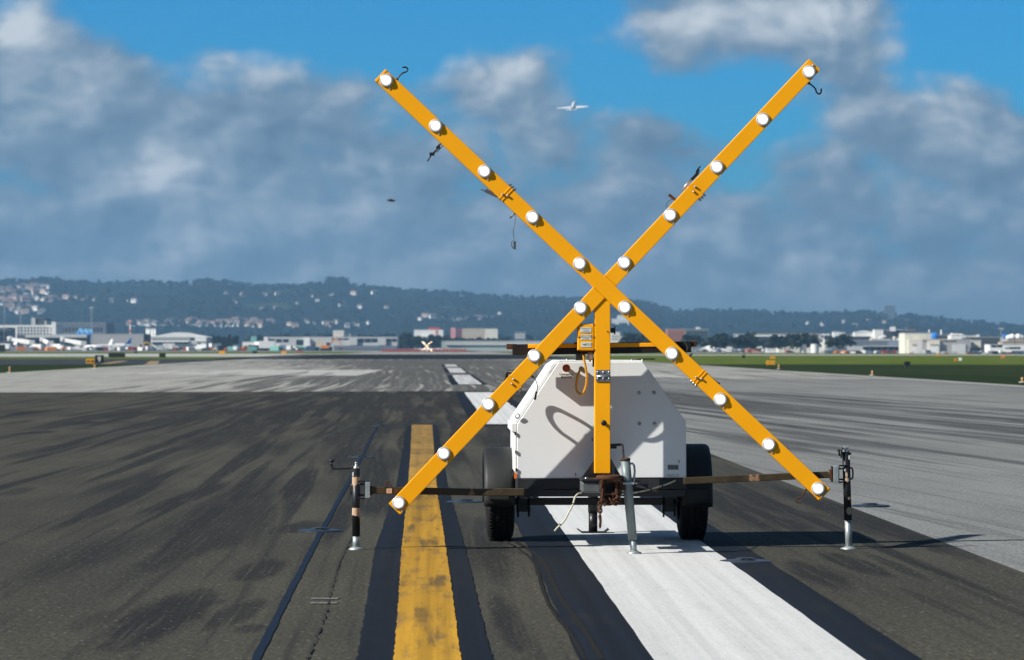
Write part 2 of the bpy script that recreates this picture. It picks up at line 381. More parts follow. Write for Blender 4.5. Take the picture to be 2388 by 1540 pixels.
def grass_mat(name, a, b_, c_):
    m = bpy.data.materials.new(name); m.use_nodes = True
    gg = G(m.node_tree); b = m.node_tree.nodes['Principled BSDF']
    P = gg.new('ShaderNodeNewGeometry').outputs['Position']
    base = gg.mix(gg.step(gg.noise(gg.scl(P, (.11, .022, 1)), 1, 6, .65), .40, .60), (*a, 1), (*b_, 1))
    base = gg.mix(gg.m('MULTIPLY', gg.step(gg.noise(gg.scl(P, (.22, .03, 1)), 1, 5, .7), .52, .66), .85), base, (*c_, 1))
    kk = gg.m('MULTIPLY_ADD', gg.m('SUBTRACT', gg.noise(P, 1.5, 4, .7), .5), 1.6, 1)
    gg.l.new(gg.mix(1.0, base, gg.vec(kk, kk, kk), 'MULTIPLY'), b.inputs['Base Color'])
    b.inputs['Roughness'].default_value = .95; b.inputs['Specular IOR Level'].default_value = .1
    return m
GRASS = grass_mat('grass_ground', (.062, .098, .007), (.088, .120, .012), (.13, .12, .04))
SHADE_GRASS = grass_mat('cloud_shade_grass', (.011, .023, .003), (.017, .030, .005), (.026, .034, .009))  # greens lowered so cloud shade is painted into these grass strips
# ------------------------------------------------------------------ ground
def gz(x, y):
    """the land right of the runway falls away gently beyond 650 m"""
    f = lambda t: (lambda u: u * u * (3 - 2 * u))(min(1, max(0, t)))
    return -1.9 * f((y - 650) / 1150) * f((x - 50) / 170)
def terrain(name, xs, ys, z, m_, lim=None):
    mb = MB(); nx_ = len(xs)
    mb.add([(x, y, gz(x, y) + z) for y in ys for x in xs], [(j * nx_ + i, j * nx_ + i + 1, (j + 1) * nx_ + i + 1, (j + 1) * nx_ + i) for j in range(len(ys) - 1) for i in range(nx_ - 1) if lim is None or lim(xs[i], ys[j])])
    return tag(mb.build(name, m_), kind='structure')
XS = [-3900, -1200, -400, -100, 0, 50, 80, 110, 140, 170, 200, 220, 400, 900, 2000, 3900]; YS = [-300, 0, 300, 650] + [650 + 50 * k for k in range(1, 24)] + [2400, 3400, 5400, 9300]
terrain('ground', XS, YS, -.02, GRASS)
terrain('apron', XS, YS, -.008, APRON, lambda x, y: 1400 <= y < 5400 and x < 140 or 1000 <= y < 5400 and x >= 50)
terrain('taxiway_far', [-900, -300, 0, 50, 80, 110, 140, 170, 220, 500, 900], [560, 620, 660, 700, 760, 820, 870], -.012, pavement('bright_taxiway', (.40, .40, .38), (.36, .36, .345), (.2, .2, .2), -.2, speck=.1, streak=(.05, .02)), lambda x, y: (x < 0) or y >= 660 and y < 760)
sheet('taxiway_near', [(-700, 292), (-20, 284), (-14, 436), (-700, 430)], -.012, DARKT)
sheet('runway_shoulder', seam(-24.6, 22.4, -60, 3200), -.008, CONC)
sheet('runway_side', seam(3.69, 22.0, -60, 150), -.004, SHOULD)
sheet('runway', [(-24 + RUN * -60, -60), (3.69 + RUN * -60, -60), (3.69 + RUN * 108, 108), (-24 + RUN * 101, 101)], 0, ASPH)
sheet('runway_far', seam(-30, 21.5, 425, 770), -.004, pavement('rubbered_asphalt', (.009, .011, .014), (.006, .008, .011), (.004, .005, .006), .2, speck=.1, streak=(.3, .01)))
BRIGHT = pavement('bright_concrete', (.40, .40, .38), (.34, .34, .33), (.1, .1, .1), -.1, speck=.1, streak=(.4, .03))
sheet('runway_patch_left', [(-23.2, 182), (-8.0, 168), (-8.4, 214), (-20.0, 214)], -.004, BRIGHT)
sheet('runway_patch_right', [(3.0, 164), (8.9, 158), (6.6, 205), (2.5, 205)], -.003, BRIGHT)
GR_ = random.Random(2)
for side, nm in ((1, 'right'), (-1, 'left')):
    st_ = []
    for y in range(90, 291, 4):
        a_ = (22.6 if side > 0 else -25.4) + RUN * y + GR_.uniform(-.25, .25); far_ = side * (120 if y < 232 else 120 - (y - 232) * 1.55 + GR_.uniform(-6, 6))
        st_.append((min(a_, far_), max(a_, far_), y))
    o = ribbon('cloud_shade_grass', st_, -.011, SHADE_GRASS, .12, 1.0, 'stuff'); tag(o, f'grass strip painted in cloud shade beside the {nm} runway edge', 'grass')
# painted markings
WHITE = paint('white_marking_paint', (.57, .58, .575), .25, (.45, .455, .45), tracks=.18)
WHITEF = paint('far_marking_paint', (.50, .51, .51), .45, (.14, .14, .145), tracks=.4)
YEL = paint('yellow_marking_paint', (.47, .255, .020), .8, (.26, .16, .045), tracks=.5, dark=(.10, .065, .025), fade=(.22, .145, .055))
NAVY = paint('black_border_paint', (.0045, .0095, .0185), .75, (.0135, .0145, .0185), tracks=.55)
SEAL = mat('joint_sealant', (.0035, .010, .024), .65, spec=.25, var=.3, scale=3)  # navy base colour stands in for blue sky reflected by dark sealant
EDGE = paint('edge_line_paint', (.40, .40, .39), .5, (.22, .22, .21))
def stripe(x0, x1, y0, y1, z, m_, jag=.0, name='runway_marking'):
    return ribbon(name, [(x0 + RUN * y0, x1 + RUN * y0, y0), (x0 + RUN * y1, x1 + RUN * y1, y1)], z, m_, jag, .5 if y1 < 80 else 4)
stripe(.66, 2.20, 4, 36.2, .004, NAVY, .007)
stripe(.99, 1.936, 4, 35.8, .008, WHITE, .004)
stripe(.70, 2.2, 59, 104.5, .004, NAVY, .012)
stripe(.99, 1.93, 60, 103.6, .008, WHITE, .01)
for a_, b_ in ((127, 172), (187, 234), (250, 284)):
    stripe(.7, 2.1, a_ - 1, b_ + 1, .0, NAVY, .02); stripe(.99, 1.93, a_, b_, .004, WHITEF, .02)
YL = [(1540, 918, 1075, 832, 1150), (1430, 927, 1061, 850, 1121), (1280, 937, 1040, 875, 1085), (1150, 950, 1020, 920, 1047), (1060, 957, 1013, 938, 1030), (992, 960, 1008, 948, 1018)]
def st(i, j): return [(ground(r_[i], r_[0])[0], ground(r_[j], r_[0])[0], gdist(r_[0])) for r_ in YL]
def near(pts):
    (a0, b0, y0), (a1, b1, y1) = pts[0], pts[1]; k = (y0 - 6) / (y1 - y0)
    return [(a0 - (a1 - a0) * k, b0 - (b1 - b0) * k, 6)] + pts
ribbon('taxi_line_marking', near(st(3, 4)), .004, NAVY, .006, .12)
ribbon('taxi_line_marking', near(st(1, 2)), .008, YEL, .004, .12)
SE = [(596.6, 1540), (674.5, 1384.7), (750, 1238), (816, 1119), (881, 992)]
pts = [(ground(*p_)[0] - .021, ground(*p_)[0] + .021, gdist(p_[1])) for p_ in SE]
ribbon('joint_marking', near(pts), .004, SEAL, .004, .25)
CR = [c4(215, 1095), c4(300, 900), c4(350, 760), c4(390, 590), c4(440, 420), c4(520, 260)]
ribbon('pavement_crack', [(ground(*p_)[0] - .0032, ground(*p_)[0] + .0032, gdist(p_[1])) for p_ in CR], .0062, mat('crack_dirt', (.010, .010, .009), .9), .009, .08)
GREYP = paint('grey_dash_paint', (.17, .165, .15), .4, (.09, .09, .085))
for yy in (1397.5, 1407.5):
    d = gdist(yy); xa, xb = ground(723.5, yy)[0], ground(789, yy)[0]
    ribbon('dash_marking', [(xa, xb, d - .055), (xa + .004, xb - .003, d), (xa, xb, d + .055)], .004, GREYP, .004, .03)
# tyre skids that curve away beside the white stripe
SKID = mat('skid_rubber', (.017, .017, .017), .9, spec=.1, var=.5, scale=9, stretch=(20, 1, 1))
for pl, wd in (([(1480, 240), (1620, 310), (1760, 410), (1800, 520), (1830, 640), (1900, 780), (2020, 920), (2110, 1095)], .011), ([(1560, 250), (1700, 320), (1830, 420), (1890, 560), (1960, 700), (2090, 860), (2230, 1095)], .016)):
    q_ = [c4(*p_) for p_ in pl][::-1]
    # smooth the measured line
    for _ in range(2):
        q_ = [q_[0]] + [p_ for a_, b_ in zip(q_[:-1], q_[1:]) for p_ in ((a_[0] * .75 + b_[0] * .25, a_[1] * .75 + b_[1] * .25), (a_[0] * .25 + b_[0] * .75, a_[1] * .25 + b_[1] * .75))] + [q_[-1]]
    ribbon('skid_marking', [(ground(*p_)[0] - wd, ground(*p_)[0] + wd, gdist(p_[1])) for p_ in q_], .0062, SKID, .004, .2)
stripe(21.55, 21.95, 60, 900, .0, EDGE, .03, 'edge_line_marking')
stripe(-24.3, -23.8, 60, 900, -.002, EDGE, .03, 'edge_line_marking')
# taxiway paint seen far off
OCH = paint('ochre_marking_paint', (.30, .22, .12), .4, (.2, .16, .1))
for (xa, ya), (xb, yb), wd in (((243, 848.5), (290, 842), .55), ((352, 850), (361, 842), .55)):
    A_, B_ = ground(xa, ya), ground(xb, yb)
    sheet('taxiway_marking', [(A_[0] - wd, A_[1]), (A_[0] + wd, A_[1]), (B_[0] + wd, B_[1]), (B_[0] - wd, B_[1])], -.006, OCH)
# inset pavement lights: flat steel plates with a low dome
STEEL = mat('blue_grey_steel', (.06, .085, .12), .4, .7, var=.4, scale=30)
BLK = mat('black_paint', (.012, .012, .013), .45, spec=.4, var=.3, scale=12)
def inset_light(X, Y, label):
    x, y = ground(X, Y); t = thing('pavement_light', (x, y, 0), label, 'pavement light', 'pavement lights set into the runway')
    mb = MB().lathe([(.002, .172), (.008, .168), (.012, .13), (.012, 0)], (0, 0, 0), (0, 0, 1), 28); mb.build('cover_plate', STEEL, t)
    mb = MB().lathe([(.0125, .075), (.026, .06), (.028, 0)], (0, 0, 0), (0, 0, 1), 20); mb.build('lamp_dome', STEEL, t)
    mb = MB().box((-.03, -.066, .0128), (.03, -.052, .027)); mb.build('lens_slot', BLK, t)
for X, Y, lb in ((747, 1239, 'flat steel pavement light on the blue joint left of the striped jack'), (843, 1067.5, 'flat steel pavement light on the blue joint behind the crank handle'), (1085, 1171.3, 'flat steel pavement light between the yellow line and the wheel'),
        (2030, 1180.6, 'flat steel pavement light on the pale asphalt edge by the far jack'), (1738, 1310.6, 'flat steel pavement light on the right black border of the white stripe'), (889, 994, 'flat steel pavement light where the blue joint fades out')):
    inset_light(X, Y, lb)
# ------------------------------------------------------------------ the lighted cross on its trailer
OX, OY = (1403 - MID_X) * 22.9 / LENS_PX, 22.9
cs, sn = math.cos(PSI), math.sin(PSI)
def PL(X, Y, yl):
    u, v_ = (X - MID_X) / LENS_PX, -(Y - HOR_Y) / LENS_PX
    t = (yl - OX * sn + OY * cs) / (cs - u * sn)
    px, py = u * t - OX, t - OY
    return Vector((px * cs + py * sn, yl, EYE + v_ * t))
def z1(x, y, yl): return PL(1107.7 + .24417 * x, 699.6 + .24417 * y, yl)
def z2(x, y, yl): return PL(1107.7 + .24417 * x, 1020.3 + .24417 * y, yl)
def z3(x, y, yl): return PL(728.8 + .1893 * x, 1020.3 + .1893 * y, yl)
def z4(x, y, yl): return PL(1661.6 + .20824 * x, 991.1 + .20824 * y, yl)
def z6(x, y, yl): return PL(1457.6 + .30297 * x, 116.6 + .30297 * y, yl)
def z5a(x, y, yl): return PL(845.4 + .30287 * x, 116.6 + .30287 * y, yl)
YELLOW = mat('yellow_paint', (.92, .385, .0012), .55, spec=.22, var=.05, scale=3, dirt=((.45, .2, .02), 5, .62, .8, .35, (1, 1, 1)))
WHT = mat('white_box_paint', (.735, .755, .755), .42, spec=.4, var=.03, scale=3, dirt=((.50, .47, .38), 4, .56, .85, .35, (2.2, 1, .5)))
DKST = mat('dark_frame_steel', (.022, .023, .025), .55, .3, var=.5, scale=7, c2=(.075, .035, .018), thr=(.62, .68))
BLACK = mat('black_tube_paint', (.010, .010, .011), .4, spec=.45, var=.3, scale=12)
RUST = mat('rust', (.075, .032, .017), .85, spec=.2, var=.5, scale=30, c2=(.05, .022, .014))
BAR = mat('worn_outrigger_paint', (.062, .044, .019), .5, .35, var=.5, scale=6, c2=(.36, .20, .11), thr=(.60, .63), stretch=(2.2, 1, 1), dirt=((.03, .02, .012), 9, .5, .7, .8, (1, 1, 1)))
GALV = mat('galvanised_steel', (.36, .40, .40), .5, .55, var=.3, scale=18, dirt=((.16, .09, .04), 9, .56, .7, .6, (1, 1, .4)))
JACKG = mat('grey_green_jack_paint', (.165, .20, .205), .5, .2, var=.25, scale=14, dirt=((.12, .06, .03), 12, .58, .66, .8, (1, 1, .5)))
BEIGE = mat('bare_primer', (.48, .33, .22), .7, spec=.2, var=.25, scale=40)
TYRE = mat('tyre_rubber', (.011, .011, .0115), .75, spec=.25, var=.35, scale=20, bump=.4)
PLAST = mat('grey_fender_plastic', (.016, .017, .018), .55, spec=.35, var=.2, scale=10)
CABLE = mat('yellow_cable', (.60, .31, .02), .5, spec=.3, var=.15, scale=20)
WIRE = mat('pale_cable', (.52, .49, .36), .6, spec=.3, var=.2, scale=20)
BUTTON = mat('red_brown_button', (.42, .085, .035), .45, spec=.4, var=.2, scale=30)
STICK = mat('sticker_white', (.62, .65, .60), .5, var=.08, scale=30)
STICK2 = mat('sticker_ivory', (.66, .66, .55), .5, var=.06, scale=30)
INK = mat('black_print', (.02, .022, .025), .6)
ZINC = mat('zinc_bolt', (.45, .46, .47), .38, .8, var=.3, scale=40)
AMBER = mat('amber_reflector', (.75, .16, .01), .25, spec=.6, var=.1, scale=30)
CHROME = mat('lamp_rim_metal', (.50, .49, .47), .40, .25, var=.15, scale=30)
DIFF = mat('lamp_glass', (.36, .355, .34), .22, spec=.6, var=.05, scale=20)
GLOW = bpy.data.materials.new('lamp_glow'); GLOW.use_nodes = True
_b = GLOW.node_tree.nodes['Principled BSDF']; _b.inputs['Base Color'].default_value = (.9, .9, .9, 1); _b.inputs['Emission Color'].default_value = (1, .98, .93, 1); _b.inputs['Emission Strength'].default_value = 13
_g = G(GLOW.node_tree); _x = _g.xyz(_g.new('ShaderNodeTexCoord').outputs['Object'])
_r = _g.m('MULTIPLY', _g.m('SQRT', _g.m('MULTIPLY_ADD', _x[0], _x[0], _g.m('MULTIPLY', _x[2], _x[2]))), 1 / .0290)
GLOW.node_tree.links.new(_g.m('MULTIPLY_ADD', _g.m('POWER', _g.m('SUBTRACT', 1, _r, clamp=True), 1.6), 20, 1.15), _b.inputs['Emission Strength'])   # a bulb is hottest at its middle
DIFF.node_tree.nodes['Principled BSDF'].inputs['Emission Color'].default_value = (1, .98, .94, 1); DIFF.node_tree.nodes['Principled BSDF'].inputs['Emission Strength'].default_value = .32   # lit from inside
RIM = mat('wheel_rim', (.30, .30, .30), .5, .5, var=.3, scale=12)
tr = thing('runway_closure_trailer', (OX, OY, 0), 'large yellow lighted X on a white trailer standing over the white stripe', 'marker trailer', rz=PSI)
def put(mb, name, m_, par=tr, bevel=0, **k): return mb.build(name, m_, par, bevel=bevel, **k)
FR, BK = -.305, -.227
mid = (FR + BK) / 2
# arms: one runs through, the other is cut in two against it
a1, b1 = PL(886.5, 175.5, mid), PL(1922.5, 1154.5, mid)
a2, b2 = PL(1899, 151.5, mid), PL(920, 1187.5, mid)
WA = .109
d1 = (b1 - a1).normalized(); d2 = (b2 - a2).normalized()
# crossing point
den = d1.x * d2.z - d1.z * d2.x; tt = ((a2.x - a1.x) * d2.z - (a2.z - a1.z) * d2.x) / den
cross = a1 + d1 * tt
gap = WA / 2 / abs(d1.x * d2.z - d1.z * d2.x) + .001
arms = []
for A_, B_ in ((a1, b1), (a2, cross - d2 * gap), (cross + d2 * gap, b2)):
    arms.append(put(MB().beam(A_, B_, WA, BK - FR), 'arm', YELLOW, bevel=.0035))
def strap(X, Y, dr, arm):
    """the hinge line where an arm folds: two thin raised lips, bolts and a shallow gap"""
    c = PL(X, Y, mid); off = (c - cross).dot(dr); c = cross + dr * off
    n = Vector((-dr.z, 0, dr.x))
    for s_ in (-.011, .011):
        put(MB().beam(c + dr * (s_ - .004) + Vector((0, -.002, 0)), c + dr * (s_ + .004) + Vector((0, -.002, 0)), WA + .006, BK - FR + .004), 'fold_lip', YELLOW, arm, bevel=.001)
    put(MB().beam(c - dr * .0055 + Vector((0, -.0005, 0)), c + dr * .0055 + Vector((0, -.0005, 0)), WA + .002, BK - FR + .002), 'fold_gap', YELLOW, arm)
    for s_, q_ in ((-.016, -.006), (.016, -.006)):
        p = c + dr * s_ + n * (-.012 + .5 * s_); p.y = FR - .004
        put(MB().lathe([(0, .008), (.009, .008), (.011, .005), (.011, 0)], p, (0, -1, 0), 8), 'bolt', ZINC, arm)
    return c, n
j1, n1_ = strap(1187, 446, d1, arms[0]); j2, n2_ = strap(1624, 448, d2, arms[1]); j3, n3_ = strap(1190, 885, d2, arms[2]); j4, n4_ = strap(1625, 886, d1, arms[0])
for j, n, dr, arm, sg in ((j1, n1_, d1, arms[0], 1), (j2, n2_, d2, arms[1], 1), (j3, n3_, d2, arms[2], -1), (j4, n4_, d1, arms[0], -1)):
    side = n if (n.z > 0) == (sg > 0 and arm is not arms[1]) else -n
    if arm is arms[1]: side = n if n.z < 0 else -n
    for k in (-.022, 0, .022):
        p = j + dr * k + side * (WA / 2 + .002); p.y = mid
        put(MB().lathe([(0, .009), (.011, .009), (.012, .006), (.02, .006), (.02, 0)], p, side, 8), 'bolt', ZINC, arm)
# end caps and weld beads
for e, dr, arm in ((a1, -d1, arms[0]), (b1, d1, arms[0]), (a2, -d2, arms[1]), (b2, d2, arms[2])):
    c = e - dr * .014
    put(MB().beam(c - dr * .0015 + Vector((0, -.001, 0)), c + dr * .0015 + Vector((0, -.001, 0)), WA + .003, BK - FR + .003), 'end_cap_lip', YELLOW, arm)
    p = c + Vector((-dr.z, 0, dr.x)) * .004; p.y = FR
    put(MB().lathe([(0, .007), (.006, .007), (.008, .004), (.008, 0)], p, (0, -1, 0), 8), 'bolt', ZINC, arm)
for dr in (-d2, d2):
    pts = [cross + dr * (gap + .002) + d1 * t for t in np.linspace(-.058, .058, 17)]
    for p in pts: p.y = FR - .0005
    put(MB().tube(pts, [.0035 + .0015 * (i % 2) for i in range(17)], 6), 'weld_bead', YELLOW)
# lamps
LP = [(901, 188), (1016, 294), (1130, 400), (1242, 507), (1352, 615), (1457, 717), (1567, 825), (1680, 932), (1793, 1037), (1908, 1140),
      (1887, 168), (1779, 279), (1672, 390), (1563, 502), (1456, 613), (1354, 718), (1246, 830), (1139, 943), (1035, 1058), (930, 1173)]
lamp0 = None
for X, Y in LP:
    p = PL(X, Y, FR)
    if lamp0 is None:
        mb = MB().lathe([(0, .047), (.012, .047), (.020, .0455), (.026, .041), (.027, .037), (.022, .035)], (0, 0, 0), (0, -1, 0), 36)
        mb.box((.018, -.012, -.062), (.026, -.002, -.040))
        mb.v = [(a, b * .48, c_) for a, b, c_ in mb.v]
        lamp0 = put(mb, 'lamp', CHROME)
        gl = MB().lathe([(.0098, .0385), (.0140, .0360), (.0165, .0285)], (0, 0, 0), (0, -1, 0), 32).build('lamp_glass', DIFF, lamp0)
        gb = MB().lathe([(.0165, .0287), (.0235, .023), (.028, .013), (.0295, 0)], (0, 0, 0), (0, -1, 0), 28).build('bulb', GLOW, lamp0)
        o = lamp0
    else:
        o = lamp0.copy(); COL.objects.link(o)
        for k in list(lamp0.children):
            c = k.copy(); COL.objects.link(c); c.parent = o
    o.location = p
# mast
MF, MBK = -.297, -.205
top, bot, hin = PL(1405, 690, MF), PL(1405.5, 1104.6, MF), PL(1405.5, 877, MF)
xm = (top.x + bot.x) / 2
put(MB().box((xm - .0545, MF, hin.z - .002), (xm + .0545, MBK, cross.z - .06)), 'mast', YELLOW, bevel=.004)
put(MB().box((xm - .055, MF + .001, bot.z), (xm + .055, MBK, hin.z - .006)), 'mast', YELLOW, bevel=.004)
ha, hb = z1(1155, 670, MF), z1(1293, 780, MF)
hm = put(MB().box((ha.x, MF - .007, hin.z + .004), (hb.x, MF - .001, ha.z), 0).box((ha.x, MF - .007, hb.z), (hb.x, MF - .001, hin.z - .010)), 'hinge', mat('hinge_plate', (.21, .22, .23), .5, .6, var=.3, scale=20), bevel=.001)
put(MB().tube([(ha.x, MF - .010, hin.z - .003), (hb.x, MF - .010, hin.z - .003)], .007, 10), 'hinge_pin', ZINC, hm)
for x_ in (1172, 1227, 1280):
    for y_ in (690, 752): put(MB().lathe([(0, .008), (.005, .007), (.006, 0)], z1(x_, y_, MF - .007), (0, -1, 0), 8), 'bolt', ZINC, hm)
put(MB().lathe([(0, .012), (.02, .012), (.022, .019), (.045, .020), (.05, .015), (.05, 0)], z1(1228, 1175, MF), (0, -1, 0), 20), 'knob', BLACK)
p = z1(1265, 300, -.25); q_ = z1(1325, 290, -.25)
put(MB().tube([z1(1262, 303, MF - .006), z1(1296, 299, -.27)], .004, 8).cbox(z1(1312, 292, -.25), (.022, .03, .034)).cbox(z1(1334, 292, -.25), (.009, .036, .056)).tube([z1(1290, 278, -.25), z1(1312, 276, -.25)], .004, 6), 'latch', BLACK, bevel=.002)
# gusset brackets that hold the mast
put(MB().prism([tuple(z2(1010, 395, -.15).xz), tuple(z2(1145, 205, -.15).xz), tuple(z2(1295, 205, -.15).xz), tuple(z2(1400, 385, -.15).xz)], -.205, -.10), 'mast_bracket', BLACK)
put(MB().prism([tuple(z2(1298, 220, -.2).xz), tuple(z2(1330, 262, -.2).xz), tuple(z2(1330, 385, -.2).xz), tuple(z2(1298, 385, -.2).xz)], -.26, -.206), 'mast_bracket', mat('grey_bracket', (.12, .12, .12), .6, .3, var=.4, scale=12))
# control box with its stickers
c0, c1 = z1(978, 488, -.29), z1(1143, 229, -.29)
cb = put(MB().box((c0.x, -.29, c0.z), (c1.x, -.215, c1.z)), 'control_box', YELLOW, bevel=.008)
put(MB().box((c0.x + .006, -.296, c0.z + .006), (c1.x - .006, -.2905, c1.z - .006)), 'box_lid', YELLOW, cb, bevel=.003)
for x_, y_ in ((989, 236), (1134, 236), (991, 357), (1137, 357), (990, 481), (1138, 481)):
    put(MB().lathe([(0, .006), (.003, .006), (.004, .003), (.004, 0)], z1(x_, y_, -.296), (0, -1, 0), 8), 'screw', BLACK, cb)
LH = -.2985
for (xa, ya, xb, yb), kk in (((1008, 262, 1112, 312), 0), ((1009, 333, 1112, 381), 1), ((1011, 403, 1113, 452), 2)):
    A_, B_ = z1(xa, yb, LH), z1(xb, ya, LH); C_ = (A_ + B_) / 2
    sk = put(MB().box((A_.x, LH, A_.z), (B_.x, -.2962, B_.z)), 'sticker', STICK if kk == 0 else STICK2, cb)
    if kk == 1: text('VISUALLY CHECK\nOPERATION EVERY\n2 HOURS', .0105, INK, cb, (C_.x, LH - .0007, C_.z))
    if kk == 2:
        text('PHOTOCELL\nSWITCH', .0095, INK, cb, (C_.x + .017, LH - .0007, C_.z))
        put(MB().prism([(C_.x - .03, C_.z + .004), (C_.x - .014, C_.z + .001), (C_.x - .004, C_.z + .004), (C_.x - .004, C_.z - .004), (C_.x - .018, C_.z - .004)], LH - .0012, LH - .0002), 'pictogram', INK, cb)
    if kk == 0:
        mb = MB()
        for r_ in range(4):
            mb.box((A_.x + .012 + .004 * r_, LH - .0008, B_.z - .012 - .009 * r_), (B_.x - .012 - .003 * (r_ % 2), LH - .0002, B_.z - .0095 - .009 * r_))
        for rr in ((A_.x + .006, A_.z + .005, B_.x - .006, A_.z + .0062), (A_.x + .006, B_.z - .0062, B_.x - .006, B_.z - .005)): mb.box((rr[0], LH - .0008, rr[1]), (rr[2], LH - .0002, rr[3]))
        put(mb, 'fine_print', mat('grey_print', (.2, .23, .24), .6), cb)
put(MB().lathe([(0, .011), (.016, .011), (.017, .014), (.026, .014)], z1(1034, 488, -.25), (0, 0, -1), 12), 'cable_gland', BLACK, cb)
put(MB().cbox(z1(962, 413, -.25), (.026, .012, .012)), 'toggle', BLACK, cb, bevel=.003)
mb = MB().lathe([(0, .020), (.05, .020), (.054, .017), (.056, .007), (.066, .007)], z1(1100, 500, -.23), (0, 0, -1), 16); put(mb, 'photocell', mat('photocell_housing', (.28, .25, .18), .5, var=.2, scale=30), cb)
mb = MB().lathe([(.016, .0208), (.046, .0208)], z1(1100, 500, -.23), (0, 0, -1), 16); put(mb, 'photocell_label', STICK, cb)
# the horizontal bar (folded sun panel seen edge on) behind the arms
l0, l1 = z1(357, 478, -.165), z1(2063, 448, -.165)
put(MB().beam(l0, l1, .076, .075), 'panel_bar', mat('panel_edge_black', (.012, .010, .009), .5, spec=.3, var=.5, scale=8, c2=(.08, .035, .015), thr=(.66, .72)), bevel=.003)
put(MB().beam(z1(505, 442, -.17), z1(1912, 427, -.17), .028, .078), 'panel_edge', YELLOW, bevel=.003)
for A_, B_ in ((z1(300, 447, -.17), z1(400, 447, -.17)), (z1(2015, 421, -.17), z1(2114, 420, -.17))):
    put(MB().beam(A_, B_, .038, .045), 'bar_end', RUST, bevel=.004)
put(MB().tube([z1(1140, 560, -.1), z1(1140, 640, -.1)], .014, 10), 'panel_post', BLACK)
# cabinet
P0 = [PL(1205.4, 1116.8, 0), PL(1205.4, 990.2, 0), PL(1301.8, 844.9, 0), PL(1499.6, 843.7, 0), PL(1599.8, 984, 0), PL(1600.5, 1114.5, 0)]
LB = 1.27
cab = put(MB().prism([(p.x, p.z) for p in P0], 0, LB), 'cabinet', WHT, bevel=.006)
def slab(pa, pb, t0, t1, ya, yb):
    a, b = Vector((pa[0], 0, pa[1])), Vector((pb[0], 0, pb[1])); t = (b - a).normalized(); n = Vector((-t.z, 0, t.x))
    p = [a + n * t0, b + n * t0, b + n * t1, a + n * t1]
    return [(v_.x, v_.z) for v_ in p]
XZ = lambda p: (p.x, p.z)
for k, (i, j, f0, f1) in enumerate(((1, 2, .0, .93), (0, 1, .12, .97))):
    a = P0[i].lerp(P0[j], f0); b = P0[i].lerp(P0[j], f1)
    put(MB().prism(slab(XZ(a), XZ(b), .003, .026 if k == 0 else .016, 0, 0), .02, LB - .03), 'hatch', WHT, cab, bevel=.004)
a = P0[1]; put(MB().box((a.x - .036, .01, a.z - .055), (a.x - .003, LB - .02, a.z + .006)), 'hatch_lip', WHT, cab, bevel=.004)
a = P0[2]; put(MB().prism([(a.x - .07, a.z - .075), (a.x - .045, a.z - .02), (a.x - .002, a.z + .008), (a.x - .004, a.z - .004)], .015, LB - .02), 'roof_flap', WHT, cab)
put(MB().box((P0[2].x + .005, .015, P0[2].z + .002), (P0[3].x - .005, LB - .015, P0[2].z + .012)), 'roof_panel', WHT, cab, bevel=.003)
for x_, y_, yl in ((880, 585, .1), (1500, 579, .08), (1600, 590, .3)):
    put(MB().lathe([(0, .009), (.012, .007), (.016, 0)], Vector((z1(x_, y_, yl).x, yl, P0[2].z + .01)), (0, 0, 1), 8), 'roof_bolt', ZINC, cab)
put(MB().cbox(Vector((z1(1006, 570, .1).x, .1, P0[2].z + .035)), (.066, .1, .05)), 'vent_box', BLACK, cab, bevel=.003)
put(MB().tube([Vector((z1(1480, 580, .05).x, .05, P0[2].z + .02)), Vector((z1(1720, 580, .05).x, .05, P0[2].z + .022))], .004, 6), 'panel_stay', BLACK, cab)
put(MB().lathe([(0, .015), (.03, .015), (.032, .027), (.044, .028), (.052, .022), (.054, 0)], z1(870, 652, 0), (0, -1, 0), 24), 'emergency_button', BUTTON, cab)
A_, B_ = z1(821, 751, -.001), z1(924, 702, -.001)
put(MB().box((A_.x, -.0025, A_.z), (B_.x, -.0005, B_.z)), 'sticker', mat('sticker_clear', (.60, .60, .54), .5, var=.05, scale=30), cab)
text('Emergency\nShut Off', .0225, INK, cab, ((A_.x + B_.x) / 2, -.0032, (A_.z + B_.z) / 2))
put(MB().lathe([(0, .016), (.012, .016), (.014, .011), (.035, .011)], z1(1012, 655, 0), (0, -1, -.15), 14), 'cable_gland', BLACK, cab)
for x_, y_ in ((1565, 888), (1708, 887), (1569, 1183), (1713, 1183)):
    put(MB().lathe([(0, .013), (.002, .013), (.003, .007), (.009, .007), (.009, 0)], z1(x_, y_, 0), (0, -1, 0), 10), 'panel_bolt', ZINC, cab)
A_, B_ = z2(1840, 310, 0), z2(1943, 262, 0)
pl = put(MB().box((A_.x, -.003, A_.z), (B_.x, -.0004, B_.z)), 'name_plate', mat('plate_grey', (.17, .17, .165), .5, .2, var=.2, scale=30), cab)
mb = MB(); C_ = (A_ + B_) / 2
for k, wd in ((-.028, .018), (-.004, .02), (.024, .022)): mb.box((C_.x + k - wd / 2, -.0036, C_.z - .009), (C_.x + k + wd / 2, -.003, C_.z + .009))
put(mb, 'plate_print', mat('plate_print', (.09, .09, .09), .5), cab)
A_, B_ = z2(1832, 380, 0), z2(1950, 350, 0); put(MB().box((A_.x, -.0016, A_.z), (B_.x, -.0003, B_.z)), 'worn_sticker', mat('worn_sticker', (.56, .57, .53), .5, var=.25, scale=40), cab)
mb = MB().lathe([(-.004, .012), (.004, .012), (.004, .019), (-.004, .019), (-.004, .012)], z1(405, 1110, -.02), (0, 1, .2), 14); put(mb, 'lock_ring', GALV, cab)
